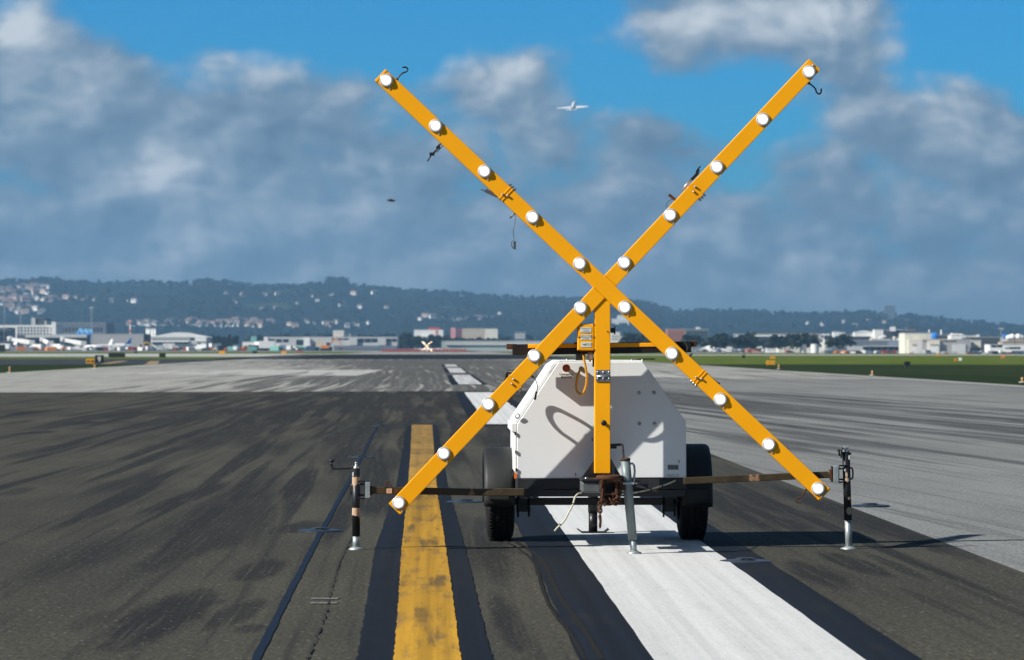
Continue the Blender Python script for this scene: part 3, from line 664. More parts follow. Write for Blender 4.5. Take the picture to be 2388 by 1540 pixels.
for x_, y_ in ((386, -35), (391, 140), (394, 312)):
    put(MB().cbox(z2(x_, y_, -.006), (.012, .012, .022)), 'side_hinge', DKST, cab)
put(MB().box((z2(376, 0, -.01).x, -.012, z2(0, 396, 0).z), (z2(399, 0, 0).x, -.0005, z2(0, 336, 0).z)), 'side_reflector', AMBER, bevel=.002)
for x_, y_ in ((960, 355), (1118, 20), (1946, 228)): put(MB().beam(z2(x_, y_ - 14, -.001), z2(x_ + 4, y_ + 16, -.001), .006, .002), 'scuff', INK, cab)
# frame, axle, wheels
fz0, fz1 = z2(0, 566, 0).z, P0[0].z - .002
x0_, x1_ = P0[0].x + .002, P0[4].x + .003
fr = put(MB().box((x0_, -.012, fz0 + .05), (x1_, .05, fz1)).box((x0_ + .03, -.02, fz0), (x1_ - .012, .04, fz0 + .048)).box((x0_, .052, fz0 + .03), (x0_ + .05, LB, fz1)).box((x1_ - .05, .052, fz0 + .03), (x1_, LB, fz1)).box((x0_ + .052, LB - .06, fz0 + .03), (x1_ - .052, LB, fz1)), 'frame', DKST, bevel=.003)
put(MB().prism([(x0_ + .08, fz0 + .055), (x0_ + .18, fz0 + .055), (x0_ + .12, fz0 - .02)], -.024, -.02), 'rail_lip', DKST)
AX = .90
def wheel_at(X): return PL(X, 1140, AX - .30).x
wl, wr = wheel_at(1168), wheel_at(1621)
put(MB().box((wl + .1, AX - .035, .258), (wr - .1, AX + .035, .310)), 'axle', BLACK, bevel=.004)
for xx in (wl + .17, wr - .17):
    put(MB().box((xx - .05, AX - .05, .21), (xx + .05, AX + .05, .26)).box((xx - .035, AX - .35, .318), (xx + .035, AX + .35, .352)).tube([(xx - .04, AX - .05, .17), (xx - .04, AX - .05, .33)], .008, 6).tube([(xx + .04, AX - .05, .175), (xx + .04, AX - .05, .33)], .008, 6), 'leaf_spring', BLACK)
for xx in (wl, wr):
    mb = MB(); rr, hw = .328, .098
    mb.lathe([(-hw, .19), (-hw - .004, .25), (-hw + .006, .30), (-hw + .026, .322), (-.05, .327), (-.047, .321), (-.040, .321), (-.037, .328), (-.003, .329), (-.003, .322), (.003, .322), (.003, .329), (.037, .328), (.040, .321), (.047, .321), (.05, .327), (hw - .026, .322), (hw - .006, .30), (hw + .004, .25), (hw, .19)], (0, 0, 0), (1, 0, 0), 64)
    for k in range(64):
        a = 2 * math.pi * k / 64
        for s_ in (-.065, -.02, .02, .065):
            M = Matrix.Rotation(a + (.04 if s_ > 0 else 0), 4, 'X')
            mb.cbox((s_, 0, .325), (.026, .021, .013), 0, M)
    wobj = put(mb, 'wheel', TYRE, loc=(xx, AX, .331))
    put(MB().lathe([(-.06, .192), (-.05, .16), (-.02, .10), (-.03, .05), (-.03, 0)], (0, 0, 0), (-1 if xx == wl else 1, 0, 0), 24), 'rim', RIM, wobj)
def fender(xx, top_Y):
    ri = PL(1160, top_Y, AX - .2).z - .335
    mb = MB(); ro = ri; pr = []
    for k in range(25):
        a = R(-12 + k * 204 / 24); ex = 1.0
        pr.append((AX - math.cos(a) * ro * 1.10, .335 + math.sin(a) * ro))
    w_ = .112
    n = len(pr)
    rows = []
    for xo, sh in ((-w_, .035), (-w_ + .006, .012), (-w_ + .03, 0), (w_ - .03, 0), (w_ - .006, .012), (w_, .035)):
        rows.append([(xx + xo, AX + (y - AX) * (1 - sh / ro), .335 + (z - .335) * (1 - sh / ro)) for y, z in pr])
    v_ = [p for r_ in rows for p in r_]
    mb.add(v_, [(i * n + k, i * n + k + 1, (i + 1) * n + k + 1, (i + 1) * n + k) for i in range(len(rows) - 1) for k in range(n - 1)], 0, True)
    o = put(mb, 'fender', PLAST)
    s_ = o.modifiers.new('thick', 'SOLIDIFY'); s_.thickness = .006
    put(MB().box((xx - .075, AX - ro * 1.10 - .012, .335 - .02), (xx + .07, AX - ro * 1.10 + .006, .39)), 'mud_plate', PLAST, o, bevel=.003)
fender(wl - .012, 1044.5); fender(wr + .012, 1037.5)
# tongue, coupler, chains
tz = z2(0, 480, -.85).z
tx = z2(1287, 490, -.85).x
put(MB().box((tx - .04, -.74, tz - .035), (tx + .04, -.022, tz + .035)), 'tongue', BLACK, bevel=.004)
mb = MB()
for lo, hi in (((-.052, -.052), (-.034, .052)), ((.034, -.052), (.052, .052)), ((-.034, .034), (.034, .052)), ((-.034, -.052), (.034, -.034))): mb.box((tx + lo[0], -.90, tz + lo[1]), (tx + hi[0], -.742, tz + hi[1]))
cp = put(mb, 'coupler', RUST, bevel=.003)
ring = [Vector((tx - .005 + .072 * math.cos(a), -.86 + .072 * math.sin(a), tz + .068)) for a in np.linspace(0, 2 * math.pi, 25)]
put(MB().tube(ring, .017, 10, cap=False), 'tow_ring', RUST, cp)
put(MB().cbox((tx - .055, -.85, tz + .03), (.024, .05, .09)).cbox((tx + .075, -.83, tz + .03), (.03, .05, .1)), 'coupler_plate', RUST, cp, bevel=.004)
def link(mb, c, t, nrm, L=.036, r=.0055, wd=.012):
    t = Vector(t).normalized(); n = Vector(nrm); n = (n - t * n.dot(t)).normalized(); c = Vector(c)
    pts = []
    for k in range(17):
        a = 2 * math.pi * k / 16; pts.append(c + t * math.sin(a) * (L / 2) * (1.0 if abs(math.sin(a)) > .7 else 1.0) + n * math.cos(a) * wd)
    mb.tube(pts, r, 6, cap=False)
mb = MB(); r_ = random.Random(3)
for k in range(30):
    t = k / 30; a = t * 19
    c = Vector((tx + .01 + .05 * math.sin(a * .9), -.875 + .03 * math.cos(a * 1.3), tz - .058 - .05 * t + .008 * math.sin(a * 1.7)))
    link(mb, c, (r_.uniform(-1, 1), r_.uniform(-.5, .5), r_.uniform(-1, 1)), (r_.uniform(-1, 1), 1, r_.uniform(-1, 1)), .04, .0055, .013)
for k in range(9):
    link(mb, (tx - .052 - .004 * math.sin(k), -.91, tz + .05 - .017 * k), (0, .2, 1), (1, 0, 0) if k % 2 else (.2, 1, 0), .036, .0055, .012)
ch = put(mb, 'safety_chain', RUST)
mb = MB(); p0 = z2(1196, 640, -.90); p1 = z2(1194, 725, -.90)
for k in range(4): link(mb, p0.lerp(p1, k / 3), (0, 0, 1), (1, .1, 0) if k % 2 == 0 else (.1, 1, 0), .040, .0055, .0125)
hk = z2(1193, 760, -.90); e_ = z2(1194, 872, -.90)
mb.tube([hk + Vector((0, 0, .012)), hk, hk.lerp(e_, .35) + Vector((.004, 0, 0)), hk.lerp(e_, .8), e_], [.011, .012, .009, .010, .003], 10)
put(mb, 'chain_hook', RUST)
A_, B_ = z2(1016, 528, -.5), z2(1200, 420, -.5)
bx = put(MB().box((A_.x, -.55, A_.z), (B_.x, -.25, B_.z)), 'brake_box', mat('grey_box_paint', (.11, .12, .125), .5, .2, var=.3, scale=10, dirt=((.10, .05, .03), 8, .6, .7, .7, (1, 1, 1))), bevel=.012)
A_, B_ = z2(1008, 420, -.5), z2(1190, 395, -.5); put(MB().box((A_.x, -.565, A_.z + .001), (B_.x, -.24, B_.z)), 'box_lid', BLACK, bx, bevel=.006)
put(MB().lathe([(0, .012), (.006, .010), (.01, 0)], z2(1062, 392, -.5), (0, 0, 1), 8), 'bolt', ZINC, bx)
# tongue jack
f0 = z2(1518, 1112, -.80); f0.z = .012; tp = z2(1434, 200, -.80)
ax_ = (tp - f0).normalized()
def jp(y): t = (z2(0, y, -.80).z - f0.z) / (tp.z - f0.z); return f0.lerp(tp, t)
jk = put(MB().tube([jp(980), jp(420), jp(215)], [.0305, .0325, .0325], 18), 'tongue_jack', JACKG)
put(MB().tube([jp(1112), jp(975)], .0225, 14), 'jack_leg', GALV, jk)
put(MB().tube([jp(222), jp(205), jp(200)], [.036, .036, .03], 18), 'jack_cap', RUST, jk)
put(MB().lathe([(-.012, .045), (-.002, .052), (.006, .05), (.014, .028), (.02, .024)], f0, (0, 0, 1), 8), 'jack_foot', GALV, jk)
cr_ = [z2(1480, 252, -.80), z2(1503, 250, -.80), z2(1520, 268, -.80), z2(1526, 320, -.80), z2(1520, 385, -.80), z2(1516, 425, -.80), z2(1528, 442, -.80)]
put(MB().tube(cr_, .0075, 8), 'crank', GALV, jk)
put(MB().tube([z2(1530, 440, -.80), z2(1545, 448, -.80), z2(1650, 468, -.80)], [.012, .017, .018], 12), 'crank_grip', BLACK, jk)
mb = MB().tube([z2(1365, 385, -.83), z2(1365, 372, -.83), z2(1410, 366, -.83), z2(1432, 385, -.83), z2(1425, 400, -.83)], .006, 6).cbox(jp(440), (.085, .085, .014)).tube([jp(432) + Vector((-.04, -.02, 0)), jp(500) + Vector((-.042, -.01, 0)), jp(520) + Vector((-.03, 0, 0))], .007, 6)
put(mb, 'jack_clamp', GALV, jk)
put(MB().box((tx + .03, -.84, tz - .02), (jp(470).x - .02, -.76, tz + .03)), 'jack_mount', RUST, jk)
# lever and thin chain by the mast
lv = put(MB().box((z2(1290, 0, -.25).x, -.27, z2(0, 108, -.25).z), (z2(1352, 0, -.25).x, -.23, z2(0, 62, -.25).z)).tube([z2(1340, 72, -.25), z2(1395, 70, -.25)], .010, 8).tube([z2(1395, 70, -.25), z2(1414, 68, -.25)], .006, 8), 'locking_lever', BLACK, bevel=.002)
mb = MB(); A_, B_ = z2(1411, 70, -.25), z2(1420, 195, -.76)
for k in range(26): link(mb, A_.lerp(B_, k / 25), B_ - A_, (1, .2, 0) if k % 2 else (0, 1, .3), .022, .0025, .006)
put(mb, 'lever_chain', BLACK, lv)
# cables
def spline(P, n=8):
    out = []
    Q = [P[0]] + list(P) + [P[-1]]
    for i in range(1, len(Q) - 2):
        for k in range(n):
            t = k / n; a, b, c, d = Q[i - 1], Q[i], Q[i + 1], Q[i + 2]
            out.append(.5 * ((2 * b) + (c - a) * t + (2 * a - 5 * b + 4 * c - d) * t * t + (3 * b - a - 3 * c + d) * t ** 3))
    return out + [P[-1]]
put(MB().tube(spline([z1(1018, 656, -.035), z1(1004, 672, -.06), z1(980, 730, -.10), z1(968, 820, -.13), z1(975, 872, -.15), z1(1003, 897, -.17), z1(1035, 885, -.19), z1(1058, 830, -.21), z1(1068, 740, -.23), z1(1058, 650, -.245), z1(1043, 580, -.25), z1(1036, 520, -.25)]), .0085, 10), 'power_cable', CABLE)
put(MB().tube(spline([z2(1018, 532, -.52), z2(985, 540, -.55), z2(955, 575, -.58), z2(935, 640, -.6), z2(900, 710, -.6), z2(850, 800, -.6), z2(790, 860, -.58), z2(762, 893, -.56)]), .0065, 8), 'brake_cable', WIRE)
for x_, y_ in ((937, 632), (815, 830)): put(MB().beam(z2(x_ - 12, y_ - 3, -.60), z2(x_ + 12, y_ + 5, -.60), .006, .02), 'cable_tie', BLACK)
put(MB().tube(spline([z2(1380, 545, -.1), z2(1440, 540, -.12), z2(1540, 525, -.10), z2(1640, 505, -.08), z2(1760, 470, -.06), z2(1850, 440, -.05), z2(1915, 412, -.04)]), .0055, 8), 'brake_cable', WIRE)
for x_, y_ in ((1560, 522), (1680, 492), (1790, 462)): put(MB().cbox(z2(x_, y_, -.09), (.01, .02, .018)), 'cable_tie', BLACK)
# rear jack
rj = z2(1128, 905, 2.0)
RY = 1.72
rz = PL(1383, 1159, RY)
p = PL(1383, 1240, RY); p.z = .02
rk = put(MB().tube([(rz.x, RY, .16), (rz.x, RY, .42)], .038, 16), 'rear_jack', BLACK)
put(MB().tube([(rz.x, RY, .018), (rz.x, RY, .16)], .034, 14), 'jack_leg', BLACK, rk)
put(MB().prism([(rz.x - .12, .034), (rz.x - .085, .008), (rz.x + .085, .008), (rz.x + .12, .036), (rz.x + .115, .042), (rz.x + .083, .017), (rz.x - .083, .017), (rz.x - .115, .04)], RY - .07, RY + .07), 'jack_foot', BLACK, rk)
put(MB().box((rz.x - .05, LB + .001, .37), (rz.x + .05, RY + .05, .45)), 'rear_beam', DKST, bevel=.003)
# outriggers
OYL = -.17
def collar(mb, base, h0, h1, r, seg=26, rr=None, tilt=Vector((0, 0, 1)), mi=0, j=.035):
    v_ = []; rr = rr or random.Random(5)
    for row in (0, 1):
        for k in range(seg):
            a = 2 * math.pi * k / seg; h = h1 if row == 1 else h0 - (rr.uniform(0, 1) ** 2) * j * (1 if k % 2 else .3)
            v_.append(base + tilt * h + Vector((math.cos(a) * r, math.sin(a) * r, 0)))
    mb.add(v_, [(k, (k + 1) % seg, seg + (k + 1) % seg, seg + k) for k in range(seg)], mi, True)
# left
LX = z3(537, 1380, OYL)
def hz3(y): return z3(537, y, OYL).z
b0 = Vector((LX.x, OYL, 0)); r0 = .0272
ob = put(MB().beam(z3(690, 650, OYL), z3(2180, 676, OYL), .048, .05).beam(z3(2150, 676, OYL), z2(470, 522, OYL), .05, .052), 'outrigger_bar', BAR, bevel=.004)
put(MB().beam(z3(640, 648, OYL), z3(742, 652, OYL), .064, .06), 'bar_sleeve', DKST, ob, bevel=.004)
A_, B_ = z3(910, 690, OYL - .028), z3(978, 630, OYL - .028)
put(MB().box((A_.x, -.2, A_.z), (B_.x, -.1945, B_.z)).lathe([(0, .008), (.001, 0)], z3(938, 652, -.2005), (0, -1, 0), 10), 'pin_plate', BEIGE, ob)
put(MB().tube(spline([z3(897, 620, -.2), z3(893, 575, -.2), z3(912, 545, -.2), z3(945, 550, -.2), z3(965, 600, -.2), z3(1010, 640, -.2), z3(1055, 668, -.21)]), .0042, 8), 'hook', RUST, ob)
lj = put(MB().tube([b0 + Vector((0, 0, hz3(1215))), b0 + Vector((0, 0, hz3(380)))], r0, 20), 'outrigger_jack', BLACK)
mb = MB(); rq = random.Random(11); collar(mb, b0, hz3(575), hz3(485), r0 + .0007, rr=rq); collar(mb, b0, hz3(955), hz3(868), r0 + .0007, rr=rq); put(mb, 'peeled_band', BEIGE, lj)
put(MB().tube([b0 + Vector((0, 0, .006)), b0 + Vector((0, 0, hz3(1213)))], .024, 16), 'jack_leg', GALV, lj)
put(MB().lathe([(0, .052), (.006, .052), (.016, .034), (.02, .025)], b0, (0, 0, 1), 24), 'jack_foot', GALV, lj)
put(MB().lathe([(0, .020), (.012, .018), (.02, .009), (.035, .008)], b0 + Vector((0, 0, hz3(382))), (0, 0, 1), 12).ball(z3(537, 318, OYL), .010, 8, 6), 'jack_head', GALV, lj)
ck = put(MB().tube(spline([z3(537, 330, OYL), z3(505, 350, OYL), z3(470, 375, OYL), z3(425, 384, OYL), z3(290, 387, OYL), z3(258, 385, OYL), z3(245, 368, OYL), z3(238, 340, OYL)], 5), .0062, 8), 'crank', BLACK, lj)
put(MB().tube([z3(236, 352, OYL), z3(234, 300, OYL)], .0085, 8).lathe([(0, .01), (.006, .022), (.014, .023), (.02, .014), (.02, 0)], z3(238, 305, OYL), (0, 0, 1), 14), 'crank_knob', DKST, lj)
A_, B_ = z3(652, 745, -.19), z3(709, 553, -.19); put(MB().box((A_.x, -.215, A_.z), (B_.x, -.125, B_.z)), 'mount_plate', GALV, lj, bevel=.002)
put(MB().tube(spline([z3(555, 548, -.2), z3(600, 540, -.2), z3(640, 552, -.2), z3(648, 640, -.2), z3(645, 740, -.2), z3(610, 752, -.2), z3(565, 750, -.2)]), .0055, 8).tube(spline([z3(495, 575, -.16), z3(472, 600, -.16), z3(472, 680, -.16), z3(492, 712, -.16)]), .005, 8).tube([z3(560, 574, -.17), z3(650, 578, -.17)], .007, 8).tube([z3(560, 710, -.17), z3(650, 712, -.17)], .007, 8), 'jack_bracket', BLACK, lj)
A_, B_ = z3(488, 480, -.2), z3(509, 430, -.2); put(MB().box((A_.x, -.199, A_.z), (B_.x, -.193, B_.z)), 'sticker', STICK, lj)
# right
RB = z4(1528, 1380, OYL); RT = z4(1494, 300, OYL); RB.z = 0
def hr(y):
    zz = z4(1500, y, OYL).z; return RB.lerp(RT, (zz - RB.z) / (RT.z - RB.z))
ob = put(MB().beam(z2(1990, 416, OYL), z4(1340, 557, OYL), .046, .05), 'outrigger_bar', BAR, bevel=.004)
put(MB().beam(z4(1310, 560, OYL), z4(1362, 556, OYL), .074, .06), 'bar_sleeve', RUST, ob, bevel=.004)
rjk = put(MB().tube([hr(1065), hr(300)], r0, 20), 'outrigger_jack', BLACK)
mb = MB(); tl = (RT - RB).normalized()
for ya, yb, a0, a1 in ((590, 530, -2.0, -1.4), (640, 590, -2.3, -.9), (845, 800, -1.6, -.4), (1010, 920, -2.1, -.5)):
    v_ = []; n = 9
    for k in range(n):
        a = a0 + (a1 - a0) * k / (n - 1); e = math.sin(math.pi * k / (n - 1)) ** .5
        ym = (ya + yb) / 2
        for yy in (ym + (ya - ym) * e * (1 if k % 2 else .8), ym + (yb - ym) * e): v_.append(hr(yy) + Vector((math.cos(a) * (r0 + .0008), math.sin(a) * (r0 + .0008), 0)))
    mb.add(v_, [(2 * k, 2 * k + 2, 2 * k + 3, 2 * k + 1) for k in range(n - 1)], 0, True)
put(mb, 'peeled_patch', BEIGE, rjk)
put(MB().tube([RB + Vector((0, 0, .006)), hr(1063)], .024, 16), 'jack_leg', GALV, rjk)
put(MB().lathe([(0, .060), (.006, .058), (.014, .036), (.02, .025)], RB, (0, 0, 1), 8), 'jack_foot', GALV, rjk)
put(MB().lathe([(0, .022), (.01, .02), (.018, .01), (.03, .009)], hr(302), tl, 12).cbox(z4(1498, 248, OYL), (.036, .03, .018)).cbox(z4(1478, 278, OYL), (.02, .03, .03)), 'jack_head', GALV, rjk, bevel=.003)
put(MB().tube(spline([z4(1465, 262, OYL - .02), z4(1448, 270, OYL - .03), z4(1446, 330, OYL - .03), z4(1436, 372, OYL - .03)]), .006, 8).tube([z4(1415, 285, OYL - .03), z4(1424, 348, OYL - .03)], .0075, 8).ball(z4(1414, 288, OYL - .03), (.013, .013, .009)).tube([z4(1540, 323, OYL), z4(1553, 324, OYL)], .008, 8), 'crank', BLACK, rjk)
A_, B_ = z4(1352, 640, -.19), z4(1408, 462, -.19); put(MB().box((A_.x, -.215, A_.z), (B_.x, -.125, B_.z)), 'mount_plate', GALV, rjk, bevel=.002)
A_, B_ = z4(1331, 638, -.17), z4(1351, 464, -.17); put(MB().box((A_.x, -.20, A_.z), (B_.x - .001, -.13, B_.z)), 'mount_plate', DKST, rjk)
put(MB().tube(spline([z4(1500, 455, -.2), z4(1440, 457, -.2), z4(1413, 470, -.2), z4(1412, 560, -.2), z4(1413, 635, -.2), z4(1445, 642, -.2), z4(1490, 632, -.2)]), .0055, 8).tube(spline([z4(1535, 482, -.16), z4(1560, 486, -.16), z4(1571, 515, -.16), z4(1569, 590, -.16), z4(1545, 608, -.16)]), .006, 8).tube([z4(1410, 492, -.17), z4(1500, 490, -.17)], .006, 8).tube([z4(1410, 612, -.17), z4(1500, 610, -.17)], .006, 8), 'jack_bracket', BLACK, rjk)
A_, B_ = z4(1521, 388, -.19), z4(1536, 342, -.19); put(MB().box((A_.x, -.194, A_.z), (B_.x, -.188, B_.z)), 'sticker', STICK, rjk)
# hooks, latches and loose pins on the arms
YB = -.25
put(MB().tube(spline([z5a(262, 232, YB), z5a(285, 200, YB), z5a(310, 178, YB), z5a(335, 170, YB), z5a(348, 152, YB), z5a(335, 135, YB), z5a(306, 135, YB)]), .0055, 8).ball(z5a(264, 230, YB), .011, 8, 6), 'hook', BLACK)
put(MB().tube(spline([z6(1414, 256, YB), z6(1440, 275, YB), z6(1464, 298, YB), z6(1474, 325, YB), z6(1492, 340, YB), z6(1508, 328, YB), z6(1510, 298, YB)]), .0055, 8).ball(z6(1414, 256, YB), .011, 8, 6), 'hook', BLACK)
put(MB().tube(spline([z4(1050, 722, YB), z4(1030, 755, YB), z4(1000, 800, YB), z4(955, 820, YB), z4(932, 840, YB), z4(935, 862, YB), z4(955, 872, YB), z4(998, 870, YB)]), .0045, 8).ball(z4(1050, 722, YB), .009, 8, 6), 'hook', RUST)
mb = MB().tube([z5a(610, 712, YB), z5a(585, 750, YB)], .005, 6).tube([z5a(592, 722, YB), z5a(560, 780, YB)], .003, 6).tube([z5a(618, 738, YB), z5a(570, 790, YB)], .003, 6).tube([z5a(590, 740, YB), z5a(545, 800, YB)], .007, 8).cbox(z5a(535, 803, YB), (.034, .025, .022)).cbox(z5a(582, 752, YB), (.026, .02, .02)).tube([z5a(528, 815, YB), z5a(500, 858, YB)], .0045, 8)
put(mb, 'toggle_clamp', BLACK)
LAT = mat('latch_steel', (.16, .16, .16), .45, .7, var=.4, scale=20)
lt = put(MB().beam(z5a(945, 1082, YB), z5a(1030, 1122, YB), .026, .02).beam(z5a(912, 1076, YB), z5a(960, 1092, YB), .008, .016).tube([z5a(1030, 1125, YB), z5a(1070, 1158, YB), z5a(1108, 1186, YB)], .006, 8).tube([z5a(990, 1072, YB), z5a(1010, 1090, YB)], .01, 8), 'latch', LAT)
put(MB().beam(z6(512, 1000, YB), z6(562, 948, YB), .020, .02).beam(z6(552, 950, YB), z6(566, 920, YB), .022, .016).beam(z6(562, 920, YB), z6(580, 896, YB), .010, .012), 'latch', BLACK)
put(MB().tube([z6(443, 1080, YB), z6(470, 1042, YB), z6(506, 1000, YB)], .008, 8), 'latch_rod', ZINC)
put(MB().beam(z1(2205, 712, YB), z1(2292, 790, YB), .028, .02).tube([z1(2120, 640, YB), z1(2160, 672, YB), z1(2210, 716, YB)], .007, 8).beam(z1(2275, 768, YB), z1(2340, 802, YB), .009, .016), 'latch', LAT)
put(MB().tube([z1(430, 772, YB), z1(405, 830, YB), z1(365, 890, YB)], .006, 8).cbox(z1(345, 915, YB), (.022, .02, .05)).ball(z1(348, 880, YB), .010, 8, 6).cbox(z1(352, 985, YB), (.02, .016, .03)), 'latch', LAT)
put(MB().tube(spline([z1(512, 682, YB), z1(555, 730, YB), z1(585, 780, YB), z1(598, 830, YB), z1(588, 880, YB)]), .0028, 6).tube([z1(510, 685, YB), z1(556, 742, YB)], .006, 6).beam(z1(588, 876, YB), z1(572, 955, YB), .014, .014), 'lanyard_pin', BLACK)
mb = MB().tube(spline([z5a(1182, 1265, YB), z5a(1172, 1340, YB), z5a(1160, 1400, YB), z5a(1168, 1455, YB)]), .0028, 6).tube([z5a(1185, 1250, YB), z5a(1160, 1270, YB), z5a(1135, 1296, YB)], .006, 6).cbox(z5a(1172, 1505, YB), (.018, .016, .056)).tube(spline([z5a(1165, 1462, YB), z5a(1150, 1475, YB), z5a(1148, 1505, YB), z5a(1160, 1530, YB)]), .003, 6)
put(mb, 'lanyard_pin', LAT)
put(MB().tube(spline([z6(316, 1212, YB), z6(322, 1185, YB), z6(345, 1158, YB), z6(375, 1152, YB)]), .0022, 6).tube([z6(380, 1158, YB), z6(398, 1155, YB)], .010, 8).beam(z6(338, 1114, YB), z6(380, 1150, YB), .020, .012), 'lanyard_pin', RUST)
put(MB().beam(z1(2030, 560, YB), z1(2075, 512, YB), .014, .014).beam(z1(2040, 566, YB), z1(2060, 548, YB), .022, .014).tube(spline([z1(2016, 550, YB), z1(2022, 500, YB), z1(2026, 450, YB), z1(2010, 415, YB), z1(1996, 398, YB)]), .0022, 6), 'lanyard_pin', LAT)
# jumper cable behind the fold of the left lower arm (its shadow falls on the cabinet)
def behind(xs, ys, p): return z1(xs - 3063 * p, ys - 2305 * p, -p)
put(MB().tube(spline([behind(1085, 1205, .215), behind(1000, 1150, .195), behind(880, 1085, .17), behind(760, 1030, .145), behind(700, 1040, .13), behind(690, 1100, .13), behind(730, 1180, .145), behind(800, 1255, .16), behind(880, 1310, .19), behind(940, 1355, .215)]), .0115, 8), 'jumper_cable', BLACK)
# ------------------------------------------------------------------ hills
RIDGE = [(-900, 690), (-200, 672), (0, 666), (60, 667), (112, 660), (150, 667), (200, 670), (290, 672), (340, 668), (420, 670), (485, 663), (530, 668), (600, 675), (700, 675), (760, 669), (790, 667), (830, 677), (900, 684), (960, 689),
         (1030, 694), (1100, 697), (1180, 704), (1260, 709), (1340, 706), (1420, 706), (1480, 712), (1520, 717), (1570, 734), (1640, 732), (1700, 732), (1760, 736), (1830, 738), (1900, 743), (1960, 742), (2020, 741), (2080, 743), (2140, 750),
         (2200, 757), (2260, 761), (2310, 767), (2340, 765), (2400, 775), (2700, 790), (3300, 796)]
RX = np.array([a for a, _ in RIDGE], float); RYY = np.array([b for _, b in RIDGE], float)
Y0H, YR, Y1H = 5200.0, 8000.0, 9250.0
def hill_h(x, y):
    x = np.asarray(x, float); y = np.asarray(y, float)
    Xp = x / np.maximum(y, 1) * LENS_PX + MID_X
    top = (HOR_Y - np.interp(Xp, RX, RYY)) / LENS_PX * YR + EYE
    t = np.clip((y - Y0H) / (YR - Y0H), 0, 1); up = t * t * (3 - 2 * t)
    up = .62 * up + .38 * np.clip(t * 1.25 - .1, 0, 1) ** .8
    up = up / up.max() if up.ndim and up.max() > 1 else up
    f = np.where(y > YR, 1 - .35 * (y - YR) / (Y1H - YR), np.minimum(up, 1))
    b = 7 * np.sin(x / 170 + 1.3 * np.sin(y / 260)) * np.sin(y / 210 + .7) + 4 * np.sin(x / 61 + y / 83) * np.sin(y / 47 - x / 120)
    return np.maximum(top * f + b * np.clip(t * 4, 0, 1) * np.clip((YR - y) / 500, 0, 1), -1)
nx, ny = 220, 90
gx = np.linspace(-2600, 2600, nx); gy = np.linspace(Y0H - 60, Y1H, ny)
XX, YY = np.meshgrid(gx, gy); ZZ = hill_h(XX, YY) - .5
def hill_mat():
    m = bpy.data.materials.new('hill_scrub'); m.use_nodes = True
    gg = G(m.node_tree); b = m.node_tree.nodes['Principled BSDF']
    P = gg.new('ShaderNodeNewGeometry').outputs['Position']
    base = gg.mix(gg.step(gg.noise(gg.scl(P, (.012, .006, .012)), 1, 6, .65), .42, .6), (.007, .013, .009, 1), (.016, .022, .014, 1))
    base = gg.mix(gg.step(gg.noise(gg.scl(P, (.0028, .0018, .002)), 1, 4, .6), .60, .66), base, (.055, .075, .028, 1))
    gg.l.new(base, b.inputs['Base Color']); b.inputs['Roughness'].default_value = 1; b.inputs['Specular IOR Level'].default_value = 0
    return m
mb = MB(); mb.add(np.stack([XX.ravel(), YY.ravel(), ZZ.ravel()], 1).tolist(), [(j * nx + i, j * nx + i + 1, (j + 1) * nx + i + 1, (j + 1) * nx + i) for j in range(ny - 1) for i in range(nx - 1)], 0, True)
tag(mb.build('hills', hill_mat(), fix=False), kind='structure')
def hill_hit(X, Y):
    d = np.linspace(Y0H, YR + 200, 700); x = (X - MID_X) * d / LENS_PX; z = EYE - (Y - HOR_Y) * d / LENS_PX
    k = np.nonzero(hill_h(x, d) >= z)[0]
    i = k[0] if len(k) else 640
    return Vector((x[i], d[i], float(hill_h(np.array([x[i]]), np.array([d[i]]))[0])))
# ------------------------------------------------------------------ foliage
def leaf_mat(name, a, b_):
    m = bpy.data.materials.new(name); m.use_nodes = True
    gg = G(m.node_tree); b = m.node_tree.nodes['Principled BSDF']
    P = gg.new('ShaderNodeNewGeometry').outputs['Position']
    gg.l.new(gg.mix(gg.step(gg.noise(P, .16, 4, .7), .38, .62), (*a, 1), (*b_, 1)), b.inputs['Base Color'])
    b.inputs['Roughness'].default_value = .8; b.inputs['Specular IOR Level'].default_value = .15
    return m
LEAF = leaf_mat('dark_foliage', (.008, .015, .009), (.022, .032, .016))  # leaf tones lowered to put the hills' cloud shade into the colour
BARK = mat('bark', (.06, .045, .03), .9, scale=2)
NR = np.random.default_rng(4)
def crown_quads(lobes, per, size):
    """lobes: (centre, radii). leaf clumps as small tilted quads on and inside every lobe"""
    V = []
    for c, r in lobes:
        n = NR.normal(size=(per, 3)); n /= np.linalg.norm(n, axis=1)[:, None]
        p = np.array(c) + n * np.array(r) * NR.uniform(.55, 1.05, (per, 1))
        a = NR.normal(size=(per, 3)) * .6 + n; a /= np.linalg.norm(a, axis=1)[:, None]
        u = np.cross(a, NR.normal(size=(per, 3))); u /= np.linalg.norm(u, axis=1)[:, None]; w_ = np.cross(a, u)
        s = size * NR.uniform(.6, 1.3, (per, 1))
        V.append(np.stack([p - u * s - w_ * s * .7, p + u * s - w_ * s * .5, p + u * s * .7 + w_ * s, p - u * s * .8 + w_ * s * .7], 1))
    return np.concatenate(V).reshape(-1, 3)
def quad_mesh(name, V, m_, parent=None):
    n = len(V) // 4
    me = bpy.data.meshes.new(name); me.vertices.add(4 * n); me.vertices.foreach_set('co', V.astype(np.float32).ravel())
    me.loops.add(4 * n); me.loops.foreach_set('vertex_index', np.arange(4 * n, dtype=np.int32))
    me.polygons.add(n); me.polygons.foreach_set('loop_start', np.arange(0, 4 * n, 4, dtype=np.int32))
    me.materials.append(m_); me.update(calc_edges=True); me.validate()
    o = bpy.data.objects.new(name, me); COL.objects.link(o); o.parent = parent
    return o
